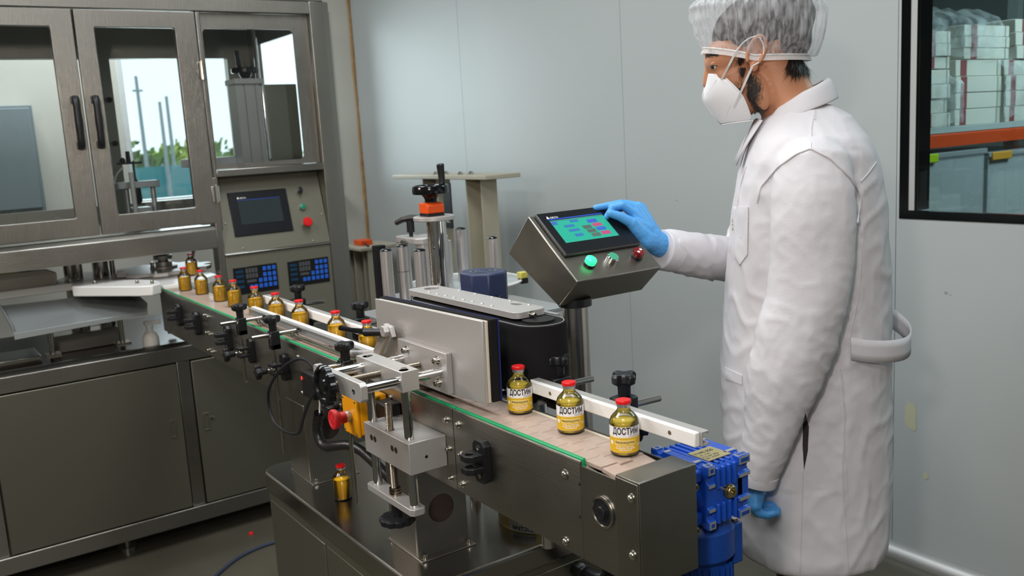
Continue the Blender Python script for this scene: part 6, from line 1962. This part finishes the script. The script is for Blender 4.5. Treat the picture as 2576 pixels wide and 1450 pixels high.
# far (right) sleeve: upper arm back to the elbow, forearm forward to the console
sleeve(ct, [((-0.002, -0.150, 1.432), 0.055, 0.045, (0, -.7, -.7)), ((0.005, -0.180, 1.40), 0.074, 0.055, (0, -.5, -.85)), ((0.03, -0.205, 1.32), 0.078, 0.058, (.3, -.2, -1)), ((0.07, -0.225, 1.23), 0.074, 0.058, (.4, -.1, -1)), ((0.10, -0.235, 1.165), 0.070, 0.058, (.7, .2, -.7)),
            ((0.135, -0.222, 1.150), 0.066, 0.058, (1, .5, 0)), ((0.180, -0.185, 1.165), 0.066, 0.056, (.8, .6, .15)), ((0.235, -0.140, 1.180), 0.062, 0.054, (.78, .6, .2)), ((0.275, -0.107, 1.192), 0.056, 0.050, (.75, .6, .22)), ((0.312, -0.076, 1.203), 0.0525, 0.047, (.75, .6, .22))])
cvx, cf, cn = remesh(ct, 0.0062, 7)
C_N = Vector
out = np.empty_like(cvx)
for i in range(len(cvx)):
    p, n_ = cvx[i], cn[i]
    u, w_, z = p
    near = w_ > 0.165 and z < 1.43 and u > -0.10
    far = u > 0.19 or w_ < -0.21
    q = Vector((u, w_, z))
    if near and z > 0.70 and (u > (-0.09 if z > 1.0 else -0.06)):
        # sleeve: long creases slanting down from the armhole, tighter round the elbow and above the cuff
        a = 1.0 if 0.78 < z < 1.12 else 0.6
        s1 = mnoise.noise(Vector((u * 15 + z * 5, w_ * 10, z * 7 - u * 5)))
        s2 = mnoise.noise(Vector((u * 16 + z * 16 + 7, w_ * 12, z * 20 - u * 22)))
        s3 = mnoise.noise(Vector((u * 24 - z * 26, w_ * 16, z * 22 + u * 28 + 5)))
        d = 0.0045 * s1 + a * (0.0026 * max(0, 0.32 - abs(s2)) * 2.2 + 0.0012 * max(0, 0.25 - abs(s3)) * 3)
    elif far:
        s2 = mnoise.noise(Vector((u * 26 - z * 20, w_ * 16, z * 14 + u * 8)))
        s3 = mnoise.noise(Vector((u * 44, w_ * 30, z * 34 + u * 20)))
        d = 0.0048 * max(0, 0.35 - abs(s2)) * 1.8 + 0.0012 * s3 + 0.005 * mnoise.noise(q * 9)
    else:
        k = min(1.0, max(0.25, (1.34 - z) / 0.8))
        s1 = mnoise.noise(Vector((u * 10 + 3, w_ * 9, z * 2.4)))
        s2 = mnoise.noise(Vector((u * 13 + z * 9, w_ * 12, z * 10 - u * 8)))
        s3 = mnoise.noise(Vector((u * 26 - z * 9, w_ * 22, z * 12 + u * 10 + 4)))
        d = 0.0105 * k * s1 + 0.0040 * max(0, 0.3 - abs(s2)) * 2.2 + 0.0014 * max(0, 0.25 - abs(s3)) * 3
    out[i] = p + n_ * d
coat = pobj('lab_coat', out, cf, M['coat'], pe)
CB = BVHTree.FromPolygons([pw(p) for p in out], cf)
EYE = Vector((0, 0, CAM_H))
def on_coat(u, z, w=0.15, lift=0.0015):
    """point on the coat's outside, found by looking from the room side"""
    t = pw((u, w, z))
    d = (t - EYE).normalized()
    h_ = CB.ray_cast(EYE, d)
    if h_[0] is None:
        h_ = CB.find_nearest(t)
    n_ = h_[1]
    if n_.dot(d) > 0:
        n_ = -n_
    return h_[0] + n_ * lift, n_
def seam(name, pts, r=0.0011, m='coat', smooth=1, step=0.012, pucker=0.0):
    q = []
    for a, c in zip(pts[:-1], pts[1:]):
        n = max(1, int(math.hypot(c[0] - a[0], c[1] - a[1]) / step))
        q += [(a[0] + (c[0] - a[0]) * k / n, a[1] + (c[1] - a[1]) * k / n) for k in range(n)]
    q.append(pts[-1])
    P_ = [on_coat(u, z, lift=r * 0.5 + pucker * abs(math.sin(i * 1.3)))[0] for i, (u, z) in enumerate(q)]
    mb = MB().tube(P_, r, 6, smooth)
    return obj(name, mb, M[m], coat)
def patch(name, poly, m='coat', lift=0.0022, sub=10):
    """flat cloth patch laid on the coat (poly in person u,z), as a draped sheet with a rim"""
    us = [p[0] for p in poly]; zs = [p[1] for p in poly]
    mb = MB()
    n = len(poly)
    c = (sum(us) / n, sum(zs) / n)
    ringsP = []
    for s in np.linspace(0.02, 1.0, sub):
        ring = []
        for i in range(n):
            a, e = poly[i], poly[(i + 1) % n]
            for k in range(8):
                x, z = a[0] + (e[0] - a[0]) * k / 8, a[1] + (e[1] - a[1]) * k / 8
                ring.append(on_coat(c[0] + (x - c[0]) * s, c[1] + (z - c[1]) * s, lift=lift)[0])
        ring.append(ring[0])
        ringsP.append(ring)
    ringsP.append([p + PL * -0.004 for p in ringsP[-1]])
    mb.grid(ringsP)
    return obj(name, mb, M[m], coat, smooth=50, fix=False)
patch('chest_pocket', [(0.1585, 1.3205), (0.1285, 1.319), (0.1316, 1.2184), (0.1484, 1.195), (0.1575, 1.2107)])
seam('stitching', [(0.1585, 1.300), (0.1290, 1.298)])
patch('pocket_flap', [(0.182, 0.970), (0.147, 0.952), (0.147, 0.930), (0.183, 0.945)])
dk_ = patch('side_slit', [(0.0160, 0.866), (0.0085, 0.835), (0.0110, 0.78), (0.0190, 0.735), (0.0220, 0.79), (0.0205, 0.845)], 'trouser', 0.0006)
seam('side_seam', [(0.021, 0.735), (0.024, 0.60), (0.030, 0.455)], 0.0012)
seam('back_seam', [(-0.100, 1.24), (-0.092, 1.12), (-0.075, 1.03)], 0.0013, pucker=0.0005)
seam('back_seam', [(-0.058, 0.965), (-0.068, 0.865), (-0.062, 0.75), (-0.064, 0.675), (-0.073, 0.497)], 0.0015, pucker=0.0012)
seam('armhole_seam', [(0.1113, 1.3276), (0.1028, 1.3606), (0.0662, 1.4001), (0.032, 1.424), (0.0024, 1.4336), (-0.0369, 1.4111), (-0.0762, 1.3684), (-0.0959, 1.3265), (-0.0884, 1.2773)], 0.0022, pucker=0.0010)
seam('shoulder_seam', [(-0.008, 1.527), (0.0015, 1.475), (0.0024, 1.434)], 0.0014)
seam('yoke_seam', [(-0.125, 1.400), (-0.110, 1.378), (-0.096, 1.362)], 0.0016, pucker=0.0008)
# cuffs
for st, nm in (((((0.123, 0.216, 0.755), 0.0445, 0.0440, (.2, 0, -1)), ((0.1290, 0.2145, 0.730), 0.0435, 0.0435, (.2, 0, -1))), 'near'), ((((0.288, -0.096, 1.196), 0.0555, 0.0500, (.75, .6, .22)), ((0.320, -0.069, 1.2055), 0.0535, 0.0485, (.75, .6, .22))), 'far')):
    mb = MB()
    sleeve(mb, st, 40)
    o_ = pobj('cuff', mb.v, mb.f, M['coat'], coat, smooth=50, fix=True)
    bv = o_.modifiers.new('b', 'BEVEL'); bv.width = 0.002; bv.segments = 2; bv.limit_method = 'ANGLE'
# collar: a folded band standing round the neck and falling onto the chest as lapels
rows = []
N_ = 48
for j, (kx, dz, out_) in enumerate(((0.0, 0.030, -0.010), (0.0, 0.036, 0.000), (0.0, 0.031, 0.006), (0.0, 0.010, 0.014), (0.0, -0.008, 0.020))):
    row = []
    for k in range(N_ + 1):
        t = -PI + 2 * PI * k / N_
        c_, s_ = math.cos(t), math.sin(t)           # t = 0 at the front
        cx = 0.008 + 0.064 * c_
        cy = 0.076 * s_
        cz = 1.519 - 0.026 * c_ - 0.003 * abs(s_)
        open_ = max(0.0, c_ - 0.75) * 0.10
        row.append((cx + out_ * c_ + 0.02 * open_, cy + out_ * s_, cz + dz * (1.0 - 0.45 * max(0, c_)) - open_ * 0.8))
    rows.append(row)
g = MB().grid(rows)
col = pobj('collar', g.v, g.f, M['coat'], coat, smooth=70)
col.modifiers.new('thick', 'SOLIDIFY').thickness = 0.0025
sb_ = col.modifiers.new('sub', 'SUBSURF'); sb_.levels = sb_.render_levels = 1
lp = MB()
for s in (1, -1):
    q = [(0.094, s * 0.030, 1.502), (0.085, s * 0.062, 1.497), (0.118, s * 0.075, 1.450), (0.139, s * 0.062, 1.412), (0.138, s * 0.020, 1.400), (0.118, s * 0.010, 1.455)]
    lp.add([(x + 0.004, y, z) for x, y, z in q], [(0, 1, 2, 5), (5, 2, 3, 4)])
lpo = pobj('lapel', lp.v, lp.f, M['coat'], coat, smooth=40)
lpo.modifiers.new('thick', 'SOLIDIFY').thickness = 0.003
seam('front_edge', [(0.132, 1.405), (0.146, 1.36), (0.158, 1.28)], 0.0018)
# half belt standing off the back
path = [(-0.072, 0.181, 1.000), (-0.110, 0.179, 0.992), (-0.160, 0.156, 0.985), (-0.205, 0.110, 0.982), (-0.228, 0.030, 0.988), (-0.222, -0.020, 1.000), (-0.205, -0.07, 1.012), (-0.180, -0.11, 1.01)]
pts = [Vector(p) for p in path]
for _ in range(2):
    q = [pts[0]]
    for a, c in zip(pts[:-1], pts[1:]):
        q += [a * 0.75 + c * 0.25, a * 0.25 + c * 0.75]
    pts = q + [pts[-1]]
g = MB().grid([[(p.x, p.y, p.z + dz + 0.0) for p in pts] for dz in (0.024, 0.008, -0.008, -0.024)])
g.v = [(p[0], p[1], p[2] + 0.016) for p in g.v]
hbt = pobj('half_belt', g.v, g.f, M['coat'], coat, smooth=60)
hbt.modifiers.new('thick', 'SOLIDIFY').thickness = 0.0022
# embroidered mark on the pocket edge
em = MB()
for k in range(3):
    p, n_ = on_coat(0.1605, 1.292 - k * 0.009, lift=0.003)
    em.torus(p, n_, 0.0032, 0.0007, 12, 5)
obj('embroidery', em, M['plate_gold'], coat)

# ---- gloved hands
J = {'W': (0.3262, -0.0618, 1.2226), 'P1': (0.3531, -0.0527, 1.2572), 'MI': (0.3778, -0.0468, 1.2968), 'MM': (0.3741, -0.0619, 1.3085), 'MR': (0.3671, -0.0819, 1.3102), 'MP': (0.3603, -0.1027, 1.3043),
     'IP': (0.4026, -0.0338, 1.3188), 'ID': (0.4257, -0.0271, 1.3157), 'IT': (0.4399, -0.0169, 1.2948), 'MPp': (0.4061, -0.0513, 1.3222), 'MD': (0.4338, -0.0408, 1.3196), 'MT': (0.4653, -0.0305, 1.3162),
     'RP': (0.3989, -0.0779, 1.3197), 'RD': (0.4217, -0.0733, 1.3163), 'RT': (0.4462, -0.0660, 1.3113), 'PP': (0.3848, -0.0999, 1.3133), 'PD': (0.4022, -0.0981, 1.3084), 'PT': (0.4184, -0.0896, 1.3003),
     'T0': (0.3478, -0.0309, 1.2330), 'T1': (0.3793, -0.0175, 1.2772), 'T2': (0.4079, -0.0103, 1.2950), 'T3': (0.4296, -0.0059, 1.3038)}
hd = MB()
def ch_(names, rs):
    limb(hd, [J[n] for n in names], rs, 12)
limb(hd, [(0.300, -0.086, 1.208), J['W']], [0.031, 0.029], 16)
ch_(['W', 'P1'], [0.028, 0.024])
for m_ in ('MI', 'MM', 'MR', 'MP'):
    ch_(['W', m_], [0.024, 0.0125])
    ch_(['P1', m_], [0.022, 0.0125])
ch_(['W', 'T0', 'T1'], [0.024, 0.022, 0.0145])
ch_(['P1', 'T1'], [0.022, 0.0140])
ch_(['MI', 'IP', 'ID', 'IT'], [0.0115, 0.0098, 0.0084, 0.0074])
ch_(['MM', 'MPp', 'MD', 'MT'], [0.0115, 0.0098, 0.0088, 0.0076])
ch_(['MR', 'RP', 'RD', 'RT'], [0.0110, 0.0092, 0.0082, 0.0072])
ch_(['MP', 'PP', 'PD', 'PT'], [0.0102, 0.0082, 0.0074, 0.0065])
ch_(['T1', 'T2', 'T3'], [0.0138, 0.0112, 0.0095])
gv, gf, gn = remesh(hd, 0.0019, 4)
gg = gv.copy()
for i, p in enumerate(gv):
    gg[i] = p + gn[i] * (0.0009 * (1 - 2 * abs(mnoise.noise(Vector((p[0] * 60 + p[2] * 50, p[1] * 40, p[2] * 50))))) if p[2] < 1.27 else 0.0)
pobj('glove', gg, gf, M['glove'], pe)
hd = MB()
limb(hd, [(0.122, 0.212, 0.760), (0.128, 0.210, 0.712)], [0.030, 0.0275], 16)
limb(hd, [(0.128, 0.210, 0.712), (0.131, 0.205, 0.690)], [0.0275, 0.026])
W_ = (0.130, 0.207, 0.700)
for w_, z, du in ((0.238, 0.662, -0.004), (0.219, 0.657, 0.002), (0.199, 0.656, 0.004), (0.180, 0.660, 0.003)):
    limb(hd, [W_, (0.137 + du, w_, z)], [0.024, 0.0135], 14)
for w_, z, L_, r_ in ((0.238, 0.662, 0.72, 0.0098), (0.219, 0.655, 0.95, 0.0108), (0.199, 0.653, 1.0, 0.0112), (0.180, 0.658, 0.92, 0.0108)):
    limb(hd, [(0.137, w_, z), (0.125, w_ + 0.001, z - 0.0165), (0.125 - 0.021 * L_, w_, z - 0.0205), (0.125 - 0.040 * L_, w_, z - 0.0165)], [r_ * 1.15, r_, r_ * 0.92, r_ * 0.78], 12)
limb(hd, [W_, (0.142, 0.178, 0.676), (0.150, 0.165, 0.652), (0.148, 0.160, 0.630)], [0.022, 0.0145, 0.0115, 0.0092], 12)
hd.v = [(p[0] - 0.002, p[1], p[2] + 0.026) for p in hd.v]
gv, gf, gn = remesh(hd, 0.0019, 4)
pobj('glove', gv, gf, M['glove'], pe)
# ---- trousers and shoes (mostly below the frame)
tr = MB()
for s in (-1, 1):
    limb(tr, [(-0.01, s * 0.09, 0.95), (-0.015, s * 0.10, 0.50), (-0.035, s * 0.10, 0.10)], [0.080, 0.078, 0.072], 24)
tv, tf, _ = remesh(tr, 0.009, 4)
pobj('trousers', tv, tf, M['trouser'], pe)
for s in (-1, 1):
    sh_ = MB()
    ell(sh_, (0.03, s * 0.105, 0.042), (0.135, 0.050, 0.040))
    sh_.add([(-0.10 + 0.265 * a, s * 0.105 + 0.048 * c, z) for z in (0.0, 0.03) for a, c in ((0, -.8), (.5, -1), (.9, -.9), (1, 0), (.9, .9), (.5, 1), (0, .8))], [tuple(range(6, -1, -1)), tuple(range(7, 14))] + [(i, (i + 1) % 7, 7 + (i + 1) % 7, 7 + i) for i in range(7)])
    v_, f_, _ = remesh(sh_, 0.006, 3)
    pobj('shoe', v_, f_, M['shoe'], pe)
